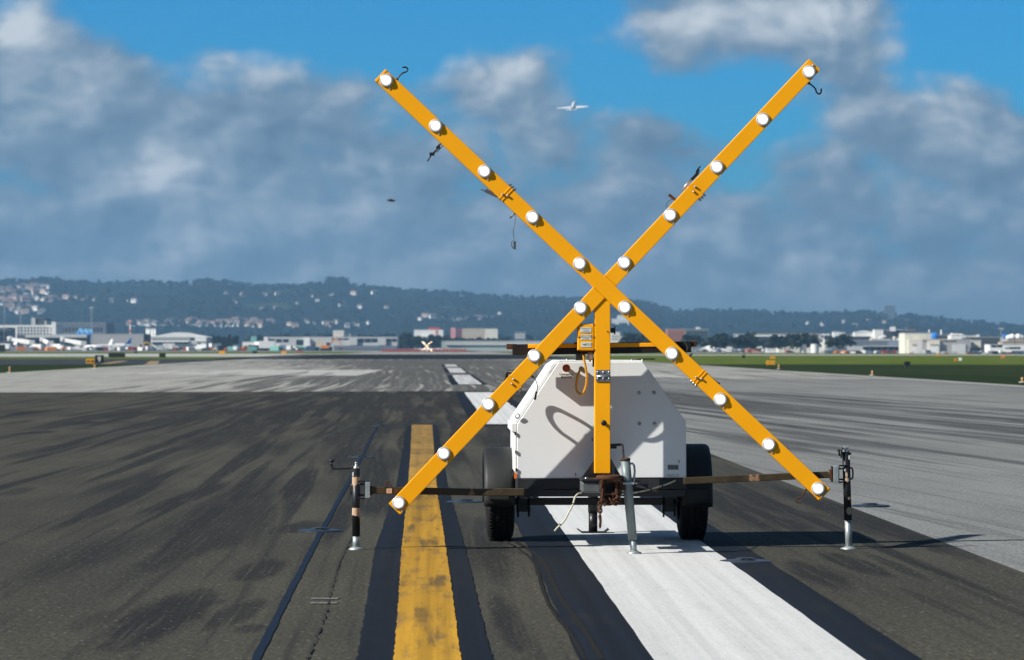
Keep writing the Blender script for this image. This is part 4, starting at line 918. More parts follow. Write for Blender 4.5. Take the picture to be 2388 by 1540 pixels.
def lobes_for(h, w_, kind):
    out = []
    for k in range(11 if kind == 0 else 8):
        if kind == 0:   # broad
            a = NR.uniform(0, 6.28); rr = w_ * .5 * NR.uniform(.2, .75)
            out.append(((math.cos(a) * rr, math.sin(a) * rr, h * NR.uniform(.42, .88)), (w_ * NR.uniform(.17, .27), w_ * NR.uniform(.17, .27), h * NR.uniform(.10, .18))))
        else:           # tall, narrower
            out.append(((NR.uniform(-.12, .12) * w_, NR.uniform(-.12, .12) * w_, h * (.28 + .66 * k / 7)), (w_ * (.40 - .03 * k), w_ * (.40 - .03 * k), h * .10)))
    return out
def tree_proto(h, w_, kind, label, group):
    t = thing('tree', (0, 0, 0), label, 'tree', group)
    L = lobes_for(h, w_, kind)
    mb = MB().tube([(0, 0, 0), (.1, 0, h * .25), (0, .1, h * .55), (0, 0, h * .8)], [h * .03, h * .024, h * .015, h * .006], 7)
    for c, r in L[:6]: mb.tube([(0, 0, max(h * .22, c[2] - h * .2)), c], [h * .011, h * .004], 5)
    mb.build('trunk', BARK, t)
    quad_mesh('crown', crown_quads(L, 170, h * .035), LEAF, t)
    return t
protos = [tree_proto(13, 13, 0, 'a', 'g'), tree_proto(16, 9, 1, 'a', 'g'), tree_proto(11, 15, 0, 'a', 'g')]
used = [False] * 3
def plant(X, d, htop_Y, label, group, k=0, wpx=None, base=0):
    d = far(X, d); base = gz((X - MID_X) * d / LENS_PX, d)
    hgt = EYE - (htop_Y - HOR_Y) * d / LENS_PX - base
    h0 = (13, 16, 11)[k]; w0 = (13, 9, 15)[k]
    sc = hgt / h0; sw = sc if wpx is None else wpx * d / LENS_PX / w0
    loc = ((X - MID_X) * d / LENS_PX, d, base)
    if not used[k]:
        o = protos[k]; used[k] = True; o.location = loc; o['label'] = label; o['group'] = group
        o.scale = (sw, sw, sc); o.rotation_euler = (0, 0, rnd.uniform(0, 6))
    else: o = copy_tree(protos[k], loc, rnd.uniform(0, 6), label, group, (sw, sw, sc))
    return o
# the woods that cover the hills and the tree belt below them
V = []
unit = [crown_quads(lobes_for(1, .95, i % 2), 13, .085) for i in range(7)]
def scatter(n, xr, yr, h_, keep=None, onhill=True, base=0):
    k = 0
    while k < n:
        y = rnd.uniform(*yr); Xp = rnd.uniform(*xr); x = (Xp - MID_X) * y / LENS_PX
        if keep and not keep(Xp, x, y): continue
        z = float(hill_h(np.array([x]), np.array([y]))[0]) - 1 if onhill else base
        s = rnd.uniform(*h_); u = unit[rnd.randrange(7)] * np.array([s * rnd.uniform(.9, 1.5), s * rnd.uniform(.9, 1.5), s])
        a = rnd.uniform(0, 6.28); c_, s_ = math.cos(a), math.sin(a)
        V.append(np.stack([u[:, 0] * c_ - u[:, 1] * s_ + x, u[:, 0] * s_ + u[:, 1] * c_ + y, u[:, 2] + z], 1)); k += 1
def clump(Xp, x, y): return math.sin(x / 90 + 2 * math.sin(y / 140)) + math.sin(x / 37 - y / 71) + rnd.uniform(-1, 1.3) > -.35
scatter(2100, (-600, 2950), (7450, 8050), (5, 15))
scatter(3200, (-600, 2950), (5500, 7700), (9, 16), clump)
for Xc, wd, n, hh in ((790, 22, 26, (16, 26)), (480, 18, 16, (12, 19)), (112, 30, 26, (10, 17)), (560, 12, 8, (10, 15)), (265, 10, 6, (10, 16))):
    scatter(n, (Xc - wd, Xc + wd), (7900, 8050), hh)
o = quad_mesh('hill_woods', np.concatenate(V), LEAF); tag(o, 'dark woods covering the hazy hills behind the airport', 'woods', kind='stuff')
V = []
scatter(420, (200, 1250), (3300, 4600), (9, 17), lambda X, x, y: math.sin(X / 33) + math.sin(X / 13) + rnd.uniform(-1, 1) > -.3, False)
scatter(150, (925, 1190), (2600, 2950), (8, 10.5), None, False)
scatter(260, (1450, 2000), (1800, 3000), (6, 11), lambda X, x, y: math.sin(X / 29) + math.sin(X / 11) + rnd.uniform(-1, 1) > -.3, False)
o = quad_mesh('treeline', np.concatenate(V), LEAF); tag(o, 'dark belt of trees behind the airport buildings', 'treeline', kind='stuff')
# ------------------------------------------------------------------ houses
WALLC = [mat('house_cream', (.72, .68, .60), .8, scale=.3), mat('house_white', (.78, .77, .74), .8, scale=.3), mat('house_pink', (.64, .52, .43), .8, scale=.3)]
ROOFC = [mat('roof_brown', (.15, .10, .08), .85, scale=.5), mat('roof_grey', (.16, .16, .165), .85, scale=.5), mat('roof_red', (.20, .12, .09), .85, scale=.5)]
def house_mesh(L, W, Hh, wm, rm, name):
    mb = MB().box((-L / 2, -W / 2, -2), (L / 2, W / 2, Hh), 0)
    mb.add([(-L / 2 - .4, -W / 2 - .4, Hh), (L / 2 + .4, -W / 2 - .4, Hh), (L / 2 + .4, W / 2 + .4, Hh), (-L / 2 - .4, W / 2 + .4, Hh), (-L / 2 - .4, 0, Hh + W * .3), (L / 2 + .4, 0, Hh + W * .3)], [(0, 1, 5, 4), (2, 3, 4, 5), (0, 4, 3), (1, 2, 5), (3, 2, 1, 0)], 1)
    for i in range(3):
        mb.box((-L / 2 + L * (.12 + .3 * i), -W / 2 - .06, Hh * .45), (-L / 2 + L * (.26 + .3 * i), -W / 2, Hh * .78), 2)
    return mb.build(name, [wm, rm, BLACK])
hp = []
for i in range(6): hp.append(house_mesh(9 + 2 * (i % 3), 8 + (i % 2), 5.2 + .8 * (i % 3), WALLC[i % 3], ROOFC[(i * 2 + 1) % 3], 'house'))
hu = [False] * 6
def house(X, Y, label, group, sc=1.0, yaw=None):
    p = hill_hit(X, Y) if Y < 790 else Vector(((X - MID_X) * 4300 / LENS_PX, 4300, 0))
    k = rnd.randrange(6)
    if hu[k]: o = hp[k].copy(); COL.objects.link(o)
    else: o = hp[k]; hu[k] = True
    o.location = p; o.rotation_euler = (0, 0, rnd.uniform(-.7, .5) if yaw is None else yaw); o.scale = (sc * rnd.uniform(.8, 1.25),) * 3
    return tag(o, label, 'house', group)
def rows(n, X0, X1, Yf, jit, label, group, sc=1.0):
    for i in range(n):
        X = X0 + (X1 - X0) * (i + rnd.uniform(-.35, .35)) / max(1, n - 1); house(X, Yf(X) + rnd.uniform(-jit, jit), label, group, sc)
rows(15, 2, 110, lambda X: 678 - .03 * (X - 20), 3.5, 'small pale house in the top row on the left hillside', 'houses along the top row of the left hill', 1.15)
rows(13, 4, 112, lambda X: 685, 3, 'small pale house just under the top row on the left hillside', 'houses in the second row of the left hill', 1.1)
rows(14, 2, 130, lambda X: 704 - .02 * X, 2.5, 'small pale house in the row under the green meadow', 'houses along the meadow foot', 1.15)
rows(8, 0, 40, lambda X: 711, 3, 'cream house low at the left end of the hill row', 'houses at the left foot of the row', 1.2)
rows(12, 18, 100, lambda X: 728, 6, 'pale house among dark trees above the parking garage', 'houses above the parking garage', 1.1)
rows(14, 140, 310, lambda X: 702, 4, 'faint house in the wooded middle of the left hill', 'houses in the middle of the left hill', .9)
rows(9, 520, 860, lambda X: 685 + .015 * (X - 520), 6, 'tiny pale house near the crest of the middle hill', 'houses near the middle crest', .9)
rows(8, 560, 900, lambda X: 716, 14, 'tiny pale house scattered on the slope of the middle hill', 'houses on the middle slope', .8)
rows(30, 300, 450, lambda X: 757, 5, 'pale house in the town left of the dark tree belt', 'houses of the town on the left', .9)
rows(52, 440, 640, lambda X: 757 + .01 * (X - 440), 6, 'pale house crowded in the hazy town below the hill', 'houses crowded in the town below the hill', 1.0)
rows(14, 660, 860, lambda X: 758, 7, 'pale house where the town thins out below the hill', 'houses at the thin end of the town', .9)
rows(14, 980, 1180, lambda X: 746 - .03 * (X - 980), 8, 'faint house on the low slope behind the X', 'houses on the low slope behind the X', .9)
rows(10, 1880, 2150, lambda X: 757, 5, 'faint house on the low hazy ridge at the right', 'houses on the right ridge', .8)
# ------------------------------------------------------------------ buildings
def far(X, d): return d * (2.05 if X > 1600 and 850 < d < 1300 else 1.7 if X > 1600 and 1300 <= d < 1600 else 1)
def M_(name, c, **k): return mat(name, c, k.pop('rough', .75), scale=k.pop('scale', .25), var=k.pop('var', .12), **k)
BW = M_('building_white', (.74, .74, .71)); BC = M_('building_cream', (.66, .64, .54)); BG = M_('building_grey', (.33, .325, .32)); BLG = M_('building_pale_grey', (.46, .47, .46))
BDK = M_('building_dark', (.055, .062, .072)); BBL = M_('building_blue_grey', (.115, .14, .17)); BBR = M_('building_brick', (.34, .13, .08)); BTE = M_('building_teal', (.085, .125, .13))
BRED = M_('building_red', (.55, .05, .05)); BPK = M_('building_pink', (.62, .28, .28)); BGR = M_('building_green_grey', (.34, .38, .35)); BBE = M_('building_beige', (.46, .38, .29)); BLU = M_('bright_blue', (.03, .20, .62))
GLS = mat('dark_window_glass', (.012, .018, .025), .15, spec=.6, var=.3, scale=.5); SAL = M_('salmon_paint', (.52, .24, .16)); TEAL = M_('teal_paint', (.16, .42, .36)); DOORM = M_('pale_door', (.55, .56, .54))
ROOF = M_('roof_membrane', (.40, .40, .39))
def bld(name, X1, X2, Yt, d, dep, m_, label, cat, wins=(), parts=(), roof=ROOF, group=None, Yb=None, pit=0):
    """front wall spans X1..X2 and rises to Yt at distance d; wins: (x0,x1,y0,y1,cols,rows,fill,material); parts: (name,x0,x1,y0,y1,material,proud)"""
    d = far(X2, d); k = d / LENS_PX; cx = ((X1 + X2) / 2 - MID_X) * k; hw = (X2 - X1) / 2 * k
    Z = lambda Y: EYE - (Y - HOR_Y) * k
    Xl = lambda X: (X - MID_X) * k - cx
    H_ = Z(Yt)
    t = thing(name, (cx, d, 0), label, cat, group)
    g0 = gz(cx, d)
    MB().box((-hw, 0, g0 - .3), (hw, dep, H_ - .02)).build('wall', m_, t)
    if pit:
        MB().prism([(-hw - .4, H_ - .02), (hw + .4, H_ - .02), (hw * .15, H_ + pit), (-hw * .15, H_ + pit)], -.4, dep + .4).build('roof', roof, t)
    elif roof: MB().box((-hw - .15, -.15, H_), (hw + .15, dep + .15, H_ + .35)).build('roof', roof, t)
    for x0, x1, y0, y1, nc, nr, fill, wm in wins:
        ww, hh = (x1 - x0) * k / nc, (y1 - y0) * k / nr; proto = None
        for i in range(nc):
            for j in range(nr):
                px, pz = Xl(x0) + ww * (i + .5), Z(y0) - hh * (j + .5)
                if proto is None: proto = o = MB().box((-ww * fill / 2, -.08, -hh * fill / 2), (ww * fill / 2, .02, hh * fill / 2)).build('window', wm, t)
                else: o = proto.copy(); COL.objects.link(o); o.parent = t
                o.location = (px, -.0, pz)
    for nm, x0, x1, y0, y1, pm, pr in parts:
        if pr > 0: lo, hi = -pr, .01
        else: lo, hi = .3 - pr, dep * .6 - pr
        zb = max(Z(y1), g0 + .01)
        MB().box((Xl(x0), lo, zb), (Xl(x1), hi, Z(y0))).build(nm, pm, t)
    return t
def a7(x): return .24415 * x
def b7(y): return 629.66 + .24415 * y
def a0(x): return .14649 * x
def b0_(y): return 728.8 + .14649 * y
def al(x): return 349.8 + .1709 * x
def ac(x): return 757.9 + .1709 * x
def ar(x): return 1574.2 + .1709 * x
def bz(y): return 746.3 + .1709 * y
def aq(x): return 1982.3 + .16993 * x
def bq(y): return 746.3 + .16993 * y
# left: terminal side
bld('parking_garage', a0(-160), a0(838), b0_(204), 2600, 60, BW, 'white open sided parking garage with three rows of dark bays', 'parking garage',
    wins=[(a0(270), a0(838), b0_(226), b0_(360), 11, 3, .66, GLS)], parts=[('stair_tower', a0(836), a0(906), b0_(154), 830, BW, 6), ('lift_tower', a0(490), a0(556), b0_(88), b0_(203), BLG, -2), ('roof_plant', a0(557), a0(698), b0_(96), b0_(203), BDK, -3), ('roof_vent', a0(704), a0(730), b0_(130), b0_(203), BLG, -2)])
bld('terminal_building', a0(-200), a0(112), b0_(246), 2380, 40, BBL, 'dark glass terminal at the left edge beside the white garage', 'terminal', wins=[(a0(-190), a0(108), b0_(300), b0_(560), 8, 3, .85, GLS)], parts=[('canopy', a0(-100), a0(235), b0_(270), b0_(300), BDK, 14)])
bld('office_block', a0(907), a0(1690), b0_(172), 2950, 60, BBL, 'dark blue grey block with tall black window strips behind the blue tails', 'office block', wins=[(a0(975), a0(1640), b0_(205), b0_(345), 12, 1, .5, GLS)])
bld('concourse', a0(270), a0(1385), b0_(358), 2240, 18, BDK, 'long low concourse with a pale flat roof behind the jet bridges', 'concourse', wins=[(a0(420), a0(1370), b0_(415), b0_(520), 16, 1, .8, GLS)], parts=[('roof_edge', a0(410), a0(1386), b0_(360), b0_(402), BLG, 2.5)], roof=BLG)
bld('cargo_shed', a0(1462), a0(2285), b0_(350), 2330, 40, BG, 'plain grey windowless shed behind the two small white aircraft', 'shed', parts=[('side_wing', a0(2288), a0(2335), b0_(352), 830, BDK, -3)])
bld('terminal_building', al(-10), al(790), bz(236), 2420, 40, BLG, 'pale terminal with white banded front and curved roof', 'terminal', wins=[(al(30), al(520), bz(262), bz(276), 7, 1, .92, GLS), (al(30), al(520), bz(306), bz(330), 7, 1, .92, GLS), (al(540), al(612), bz(250), bz(282), 1, 1, .95, GLS)],
    parts=[('sill_band', al(20), al(525), bz(278), bz(302), BW, 1.2), ('end_wall', al(620), al(770), bz(240), bz(296), BW, 1.5), ('ground_band', al(60), al(780), bz(334), bz(372), BTE, .8)], roof=BW, pit=3.5)
for i, x_ in enumerate((1392, 1412, 1440, 1466)):
    t = thing('vent_stack', ((a7(x_) - MID_X) * 2450 / LENS_PX, 2460, 0), 'white vent stack in the cluster on the left end of the banded terminal', 'vent stack', 'vent stacks at the end of the banded terminal')
    hh = EYE + (HOR_Y - b7(558)) * 2460 / LENS_PX
    MB().tube([(0, 0, 0), (0, 0, hh - .8)], .9, 10).build('pipe', BW, t); MB().lathe([(0, .9), (.1, 1.15), (.7, 1.15), (.8, .5), (.8, 0)], (0, 0, hh - .8), (0, 0, 1), 10).build('cap', BLG, t)
bld('freight_building', al(1262), al(1550), bz(302), 2200, 14, BW, 'small white freight building in front of the long grey terminal', 'freight building', wins=[(al(1285), al(1530), bz(345), bz(372), 6, 1, .6, GLS)])
bld('site_hut', al(1375), al(1450), bz(228), 2900, 10, TEAL, 'teal hut roof showing above the white freight building', 'hut')
bld('terminal_building', al(1558), ac(990), bz(236), 2520, 40, BLG, 'long grey terminal with large dark window bays in the middle distance', 'terminal',
    wins=[(al(1620), al(1900), bz(258), bz(312), 3, 1, .84, GLS), (al(1990), al(2100), bz(268), bz(350), 1, 1, .9, GLS), (ac(85), ac(330), bz(252), bz(276), 3, 1, .9, GLS), (ac(445), ac(722), bz(252), bz(312), 3, 1, .92, GLS), (ac(838), ac(985), bz(254), bz(304), 2, 1, .9, GLS)],
    parts=[('white_corner', al(1556), al(1610), bz(238), bz(300), BW, 2), ('wall_panel', al(2105), al(2185), bz(250), bz(365), BW, 2), ('wall_panel', ac(335), ac(440), bz(250), bz(345), BLG, 2), ('wall_panel', ac(724), ac(832), bz(250), bz(345), BLG, 2), ('ground_band', ac(120), ac(985), bz(352), bz(405), BBL, 3)])
bld('warehouse', ac(110), ac(256), bz(146), 3100, 30, BC, 'cream warehouse with a stepped top above the long grey terminal', 'warehouse', wins=[(ac(130), ac(240), bz(165), bz(195), 4, 1, .4, BPK)], parts=[('annex', ac(258), ac(345), bz(188), bz(230), BLG, -2)])
bld('store_building', ac(1215), ac(1610), bz(137), 3250, 40, BW, 'wide white building with a red rooftop sign block', 'store', parts=[('roof_sign', ac(1408), ac(1560), bz(106), bz(136), BRED, -3), ('entrance', ac(1340), ac(1440), bz(216), bz(266), BW, 3), ('red_stripe', ac(1505), ac(1528), bz(140), bz(214), BPK, .6)])
bld('tower_sign', ac(1715), ac(1782), bz(106), 3300, 8, BPK, 'small pink block standing alone right of the white store', 'sign block', roof=None)
bld('tower_sign', ac(1806), ac(1862), bz(112), 3320, 8, M_('dark_red', (.16, .04, .06)), 'small dark maroon block next to the pink block', 'sign block', roof=None)
bld('warehouse', ac(1870), ac(2180), bz(120), 3300, 40, BBE, 'long low beige warehouse left of the cream block', 'warehouse', wins=[(ac(1880), ac(2170), bz(170), bz(200), 8, 1, .7, BLG)])
bld('warehouse', ac(2182), ac(2356), bz(122), 3200, 40, BC, 'cream block with a plain lit front at the end of the beige warehouse', 'warehouse')
bld('hangar', ac(1590), 1300, bz(292), 2300, 40, BGR, 'long low green grey hangar behind the orange barriers', 'hangar', wins=[(ac(1680), 1290, bz(352), bz(385), 16, 1, .6, TEAL)], parts=[('wall_band', ac(1650), 1298, bz(312), bz(345), BLG, 1)])
bld('office_block', 1199, 1226, 776, 2900, 20, BBL, 'small dark office between the cream block and the control box', 'office block', wins=[(1201, 1224, 778, 790, 4, 2, .6, BW)])
bld('office_block', 1424, 1446, 775, 2600, 20, BC, 'cream office just right of the yellow mast', 'office block', wins=[(1426, 1444, 782, 794, 4, 2, .5, GLS)])
bld('office_block', 1449, 1500, 786, 2700, 20, BLG, 'low pale office behind the right arm', 'office block', wins=[(1451, 1498, 790, 800, 8, 1, .5, GLS)])
bld('brick_building', 1556, 1598, 769, 2400, 25, BBR, 'red brick block with a grid of windows above the bar end', 'office block', wins=[(1559, 1596, 773, 796, 7, 4, .5, BDK)])
bld('office_block', 1599, 1653, 769, 2450, 25, BTE, 'dark teal glass block beside the red brick block', 'office block', wins=[(1602, 1650, 773, 800, 8, 4, .7, GLS)], parts=[('roof_plant', 1626, 1634, 763, 769, BLG, -3)])
# right: cargo side
bld('cargo_terminal', ar(830), ar(2110), bz(196), 1550, 30, BBL, 'very long cargo terminal with white pillars and a dark roof band', 'cargo terminal', wins=[(ar(850), ar(2000), bz(228), bz(262), 24, 1, .55, GLS)], parts=[('white_band', ar(830), ar(2105), bz(206), bz(228), BW, 1.2), ('upper_floor', ar(1045), ar(2010), bz(166), bz(195), BDK, -4), ('stair_head', ar(2005), ar(2112), bz(190), bz(236), BW, 2)])
bld('site_office', ar(970), ar(1185), bz(394), 1010, 6, SAL, 'salmon coloured low hut among parked vehicles', 'hut', wins=[(ar(985), ar(1170), bz(402), bz(420), 5, 1, .5, GLS)])
bld('site_office', ar(1090), ar(1190), bz(362), 1080, 6, BW, 'white hut behind the salmon hut', 'hut')
bld('site_office', ar(1245), ar(1380), bz(386), 1000, 6, BW, 'white flat roofed hut right of the salmon hut', 'hut', wins=[(ar(1255), ar(1370), bz(398), bz(415), 3, 1, .45, GLS)])
bld('workshop', ar(1410), ar(1690), bz(336), 1030, 14, BC, 'cream workshop left of the two tanks', 'workshop', wins=[(ar(1425), ar(1680), bz(375), bz(415), 5, 1, .5, BTE)])
bld('warehouse', ar(1676), ar(2036), bz(216), 1040, 24, BW, 'tall white warehouse standing over the two tanks', 'warehouse', wins=[(ar(1740), ar(1960), bz(318), bz(332), 6, 1, .6, BLG)], parts=[('annex', ar(2037), ar(2140), bz(270), bz(370), BW, 2), ('annex', ar(2040), ar(2095), bz(371), bz(410), BC, 1)])
for X1, X2, Y1, lb in ((ar(1700), ar(1792), bz(338), 'beige storage tank, the left one of the pair before the white warehouse'), (ar(1850), ar(1962), bz(334), 'white storage tank, the wider right one before the white warehouse')):
    d = far(X1, 985); k = d / LENS_PX; r_ = (X2 - X1) / 2 * k; hh = EYE + (HOR_Y - Y1) * k
    t = thing('storage_tank', (((X1 + X2) / 2 - MID_X) * k, d, 0), lb, 'storage tank')
    MB().lathe([(-2, r_), (hh, r_)], (0, 0, 0), (0, 0, 1), 28).build('shell', BW if X1 > 1880 else BC, t); MB().lathe([(hh, r_ * 1.02), (hh + .05, r_ * 1.02), (hh + .25, 0)], (0, 0, 0), (0, 0, 1), 28).build('roof', BLG, t)
bld('rooftop_plant', ar(2160), ar(2320), bz(172), 1400, 10, BW, 'white rooftop plant block with a blue band below it', 'plant block', parts=[('blue_band', ar(2180), ar(2312), bz(232), bz(268), BLU, .5), ('tank_top', ar(2165), ar(2250), bz(160), bz(172), BW, -2)])
bld('plant_block', ar(2290), aq(30), bz(205), 1390, 10, BW, 'small white sloped block left of the black clad roof', 'plant block')
bld('cargo_building', 1940, 2117, 795, 1010, 26, BBL, 'long blue grey cargo building with open loading bays', 'cargo building', wins=[(aq(185), aq(690), bq(372), bq(418), 6, 1, .66, GLS)],
    parts=[('canopy', aq(178), aq(692), bq(354), bq(366), BLG, 3), ('white_wall', aq(-40), aq(172), bq(362), bq(420), BLG, 1), ('wall_panel', aq(520), aq(790), bq(292), bq(352), M_('pale_blue_panel', (.20, .25, .33)), .4)])
bld('roof_block', aq(8), aq(288), bq(231), 1120, 12, M_('black_cladding', (.02, .035, .05)), 'black clad roof block above the blue grey cargo building', 'roof block')
bld('roof_block', aq(60), aq(340), bq(168), 1220, 12, BW, 'low white roof block behind the black clad block', 'roof block', pit=1.0, roof=BW)
bld('roof_block', aq(336), aq(456), bq(136), 1215, 12, BW, 'square white roof block at the end of the low white roof', 'roof block')
bld('roof_block', aq(290), aq(560), bq(266), 1060, 10, BC, 'low cream parapet with rooftop boxes', 'roof block', parts=[('roof_box', aq(350), aq(390), bq(242), bq(266), BW, -2), ('roof_box', aq(415), aq(450), bq(228), bq(266), BW, -2), ('roof_box', aq(455), aq(500), bq(210), bq(238), BW, -3), ('roof_box', aq(300), aq(325), bq(232), bq(266), BC, -2)])
bld('office_block', aq(456), aq(890), bq(145), 1250, 20, BDK, 'dark grey office block behind the cream parapet', 'office block', wins=[(aq(480), aq(780), bq(170), bq(250), 8, 3, .5, GLS)], parts=[('white_cube', aq(549), aq(620), bq(94), bq(156), BW, 2), ('lookout', aq(792), aq(890), bq(96), bq(144), BDK, -2), ('roof_vent', aq(640), aq(715), bq(132), bq(145), BLG, -2)])
for i in range(6):
    X = aq(610 + 26 * i); hY = bq(230 + 14 * ((i * 7) % 4))
    o = MB().lathe([(0, .55), (.9, .55), (1.2, .8), (1.5, .3), (1.5, 0)], (0, 0, 0), (0, 0, 1), 10).build('roof_fan', BC, None, ((X - MID_X) * 2140 / LENS_PX, 2140, EYE + (HOR_Y - hY) * 2140 / LENS_PX - 3)); o.scale = (2,) * 3
    tag(o, 'cream roof fan in the row left of the cream hangar', 'roof fan', 'roof fans left of the cream hangar')
bld('hangar', aq(752), aq(1115), bq(186), 960, 30, BC, 'tall cream hangar with a stepped front tower', 'hangar', wins=[(aq(815), aq(870), bq(225), bq(260), 2, 1, .5, BBE), (aq(935), aq(985), bq(230), bq(258), 2, 1, .5, BBE)],
    parts=[('front_tower', aq(795), aq(988), bq(264), 832, BC, 3.0), ('door', aq(826), aq(964), bq(348), 832, BW, 3.2), ('door_canopy', aq(838), aq(935), bq(331), bq(346), BBE, 3.6)])
bld('hangar', aq(990), aq(1660), bq(272), 945, 24, BG, 'wide grey hangar with a beige roof edge and a pale sliding door', 'hangar', parts=[('beige_fascia', aq(990), aq(1430), bq(268), bq(282), BBE, .6), ('front_bay', aq(1060), aq(1226), bq(284), 832, BC, 2), ('door', aq(1080), aq(1215), bq(345), 832, BW, 2.2), ('door_canopy', aq(1088), aq(1196), bq(330), bq(344), BBE, 2.6), ('sliding_door', aq(1410), aq(1584), bq(336), 832, DOORM, 1.2), ('stair', aq(1586), aq(1640), bq(372), 832, M_('stair_grey', (.26, .26, .26)), .8)])
bld('plant_block', aq(1112), aq(1390), bq(208), 1100, 14, BDK, 'dark flat block between the cream hangar and the white roofs', 'plant block')
o = MB().lathe([(-1.5, 0), (-1.5, 1.6), (1.5, 1.6), (1.5, 0)], (0, 0, 0), (0, 1, 0), 20).build('rooftop_tank', BLU, None, ((aq(1146) - MID_X) * 2200 / LENS_PX, 2200, EYE + (HOR_Y - bq(240)) * 2200 / LENS_PX)); o.scale = (2,) * 3
tag(o, 'blue round rooftop tank beside the cream hangar', 'tank')
bld('white_building', aq(1385), aq(1592), bq(214), 1060, 16, BW, 'white upper building with a stepped roof above the grey hangar', 'building', parts=[('roof_step', aq(1408), aq(1495), bq(185), bq(214), BW, -2), ('roof_step', aq(1530), aq(1562), bq(192), bq(214), BW, -2)])
bld('bridge_corridor', aq(1593), aq(1776), bq(218), 1090, 8, BC, 'narrow cream corridor roof running right from the white building', 'corridor', parts=[('roof_step', aq(1735), aq(1776), bq(203), bq(236), BW, 1)])
bld('office_block', aq(1596), aq(2062), bq(240), 1030, 20, BDK, 'dark grey block behind the small cream hut', 'office block', wins=[(aq(1800), aq(2040), bq(285), bq(330), 5, 1, .35, GLS), (aq(1620), aq(1675), bq(270), bq(288), 1, 1, .9, GLS)])
bld('cream_hut', aq(1674), aq(1796), bq(282), 950, 10, BC, 'small tall cream hut right of the grey hangar', 'hut', wins=[(aq(1690), aq(1780), bq(360), bq(395), 3, 1, .6, BBE)])
bld('terminal_building', aq(1915), 2460, bq(342), 925, 20, BW, 'white two storey terminal with black ribbon windows at the right edge', 'terminal', wins=[(aq(1932), aq(2092), bq(346), bq(380), 2, 1, .9, GLS), (aq(2125), aq(2178), bq(378), bq(400), 1, 1, .8, GLS), (aq(2180), aq(2340), bq(372), bq(402), 3, 1, .94, GLS), (aq(2130), aq(2380), bq(432), bq(458), 6, 1, .7, BTE)])
bld('shed', aq(2092), 2470, bq(300), 1000, 20, BBE, 'beige pitched roof shed behind the white terminal', 'shed', pit=1.6, roof=M_('beige_roof', (.40, .33, .25)))
bld('white_building', aq(2052), aq(2165), bq(262), 1080, 10, BW, 'white block with a bright blue box on its roof', 'building', parts=[('blue_box', aq(2115), aq(2178), bq(196), bq(240), BLU, -1), ('roof_box', aq(2065), aq(2110), bq(243), bq(262), BW, -1)])
for i in range(5):
    X = aq(2190 + 42 * i)
    o = MB().lathe([(0, 0), (0, .8), (.4, 1.3), (1.2, 1.0), (1.7, 0)], (0, 0, 0), (0, 0, 1), 12).build('satellite_dome', BW, None, ((X - MID_X) * 2050 / LENS_PX, 2052, EYE + (HOR_Y - bq(268)) * 2050 / LENS_PX)); o.scale = (1.8 + .4 * (i % 2),) * 3
    tag(o, 'white roof dome in the row on the beige shed', 'roof dome', 'roof domes on the beige shed')
p = hill_hit(1447, 757)
t = thing('white_mansion', p, 'white stepped building on the hillside just right of the mast', 'building'); MB().box((-17, 0, -3), (17, 14, 11)).build('wall', BW, t); MB().box((-6, 2, 11.02), (14, 12, 18)).build('upper_wall', BW, t)
p = hill_hit(2075, 744)
t = thing('apartment_tower', p, 'faint tall block on the hazy crest above the right hangars', 'apartment tower'); MB().box((-12, 0, -6), (12, 14, 30)).build('wall', BBL, t); MB().box((-12.2, -.2, 30.02), (12.2, 14.2, 31)).build('roof', ROOF, t)
# masts
MGR = M_('mast_grey', (.30, .31, .32), rough=.5)
def mast(X, Yt, d, label, m_=MGR, lamps=True, r=.28):
    r *= far(X, d) / d; d = far(X, d); k = d / LENS_PX; hh = EYE + (HOR_Y - Yt) * k; t = thing('light_mast', ((X - MID_X) * k, d, 0), label, 'mast')
    MB().tube([(0, 0, -2), (0, 0, hh)], [r, r * .55], 8).build('pole', m_, t)
    if lamps: MB().cbox((0, 0, hh + .3), (3, .8, .7)).build('floodlight_head', BLG, t)
    return t
mast(10, b7(212), 2250, 'tall pale floodlight mast at the left edge'); mast(213.5, b7(366), 2200, 'thin floodlight mast right of the blue tails')
mast(48, b7(400), 2250, 'faint floodlight mast above the white garage')
t = mast(304, b7(482), 2500, 'red and white banded antenna mast above the grey shed', BW, False, .7)
hh = EYE + (HOR_Y - b7(482)) * 2500 / LENS_PX
MB().tube([(0, 0, hh - 3), (0, 0, hh - 1)], .75, 8).build('red_band', BRED, t); MB().tube([(0, 0, hh - 9), (0, 0, hh - 7)], .75, 8).build('red_band', BRED, t)
mast(aq(2075), bq(128), 990, 'thin lattice mast above the beige shed', MGR, True, .12); mast(aq(1998), bq(195), 960, 'rusty thin mast between the dark block and the white terminal', RUST, False, .10)
mast(aq(2265), bq(155), 985, 'thin dark mast near the right edge', RUST, False, .10); mast(aq(1085), bq(135), 1100, 'short white mast on the cream hangar roof line', BW, False, .3); mast(aq(1250), bq(138), 1105, 'short white mast right of the hangar roof line', BW, False, .35)
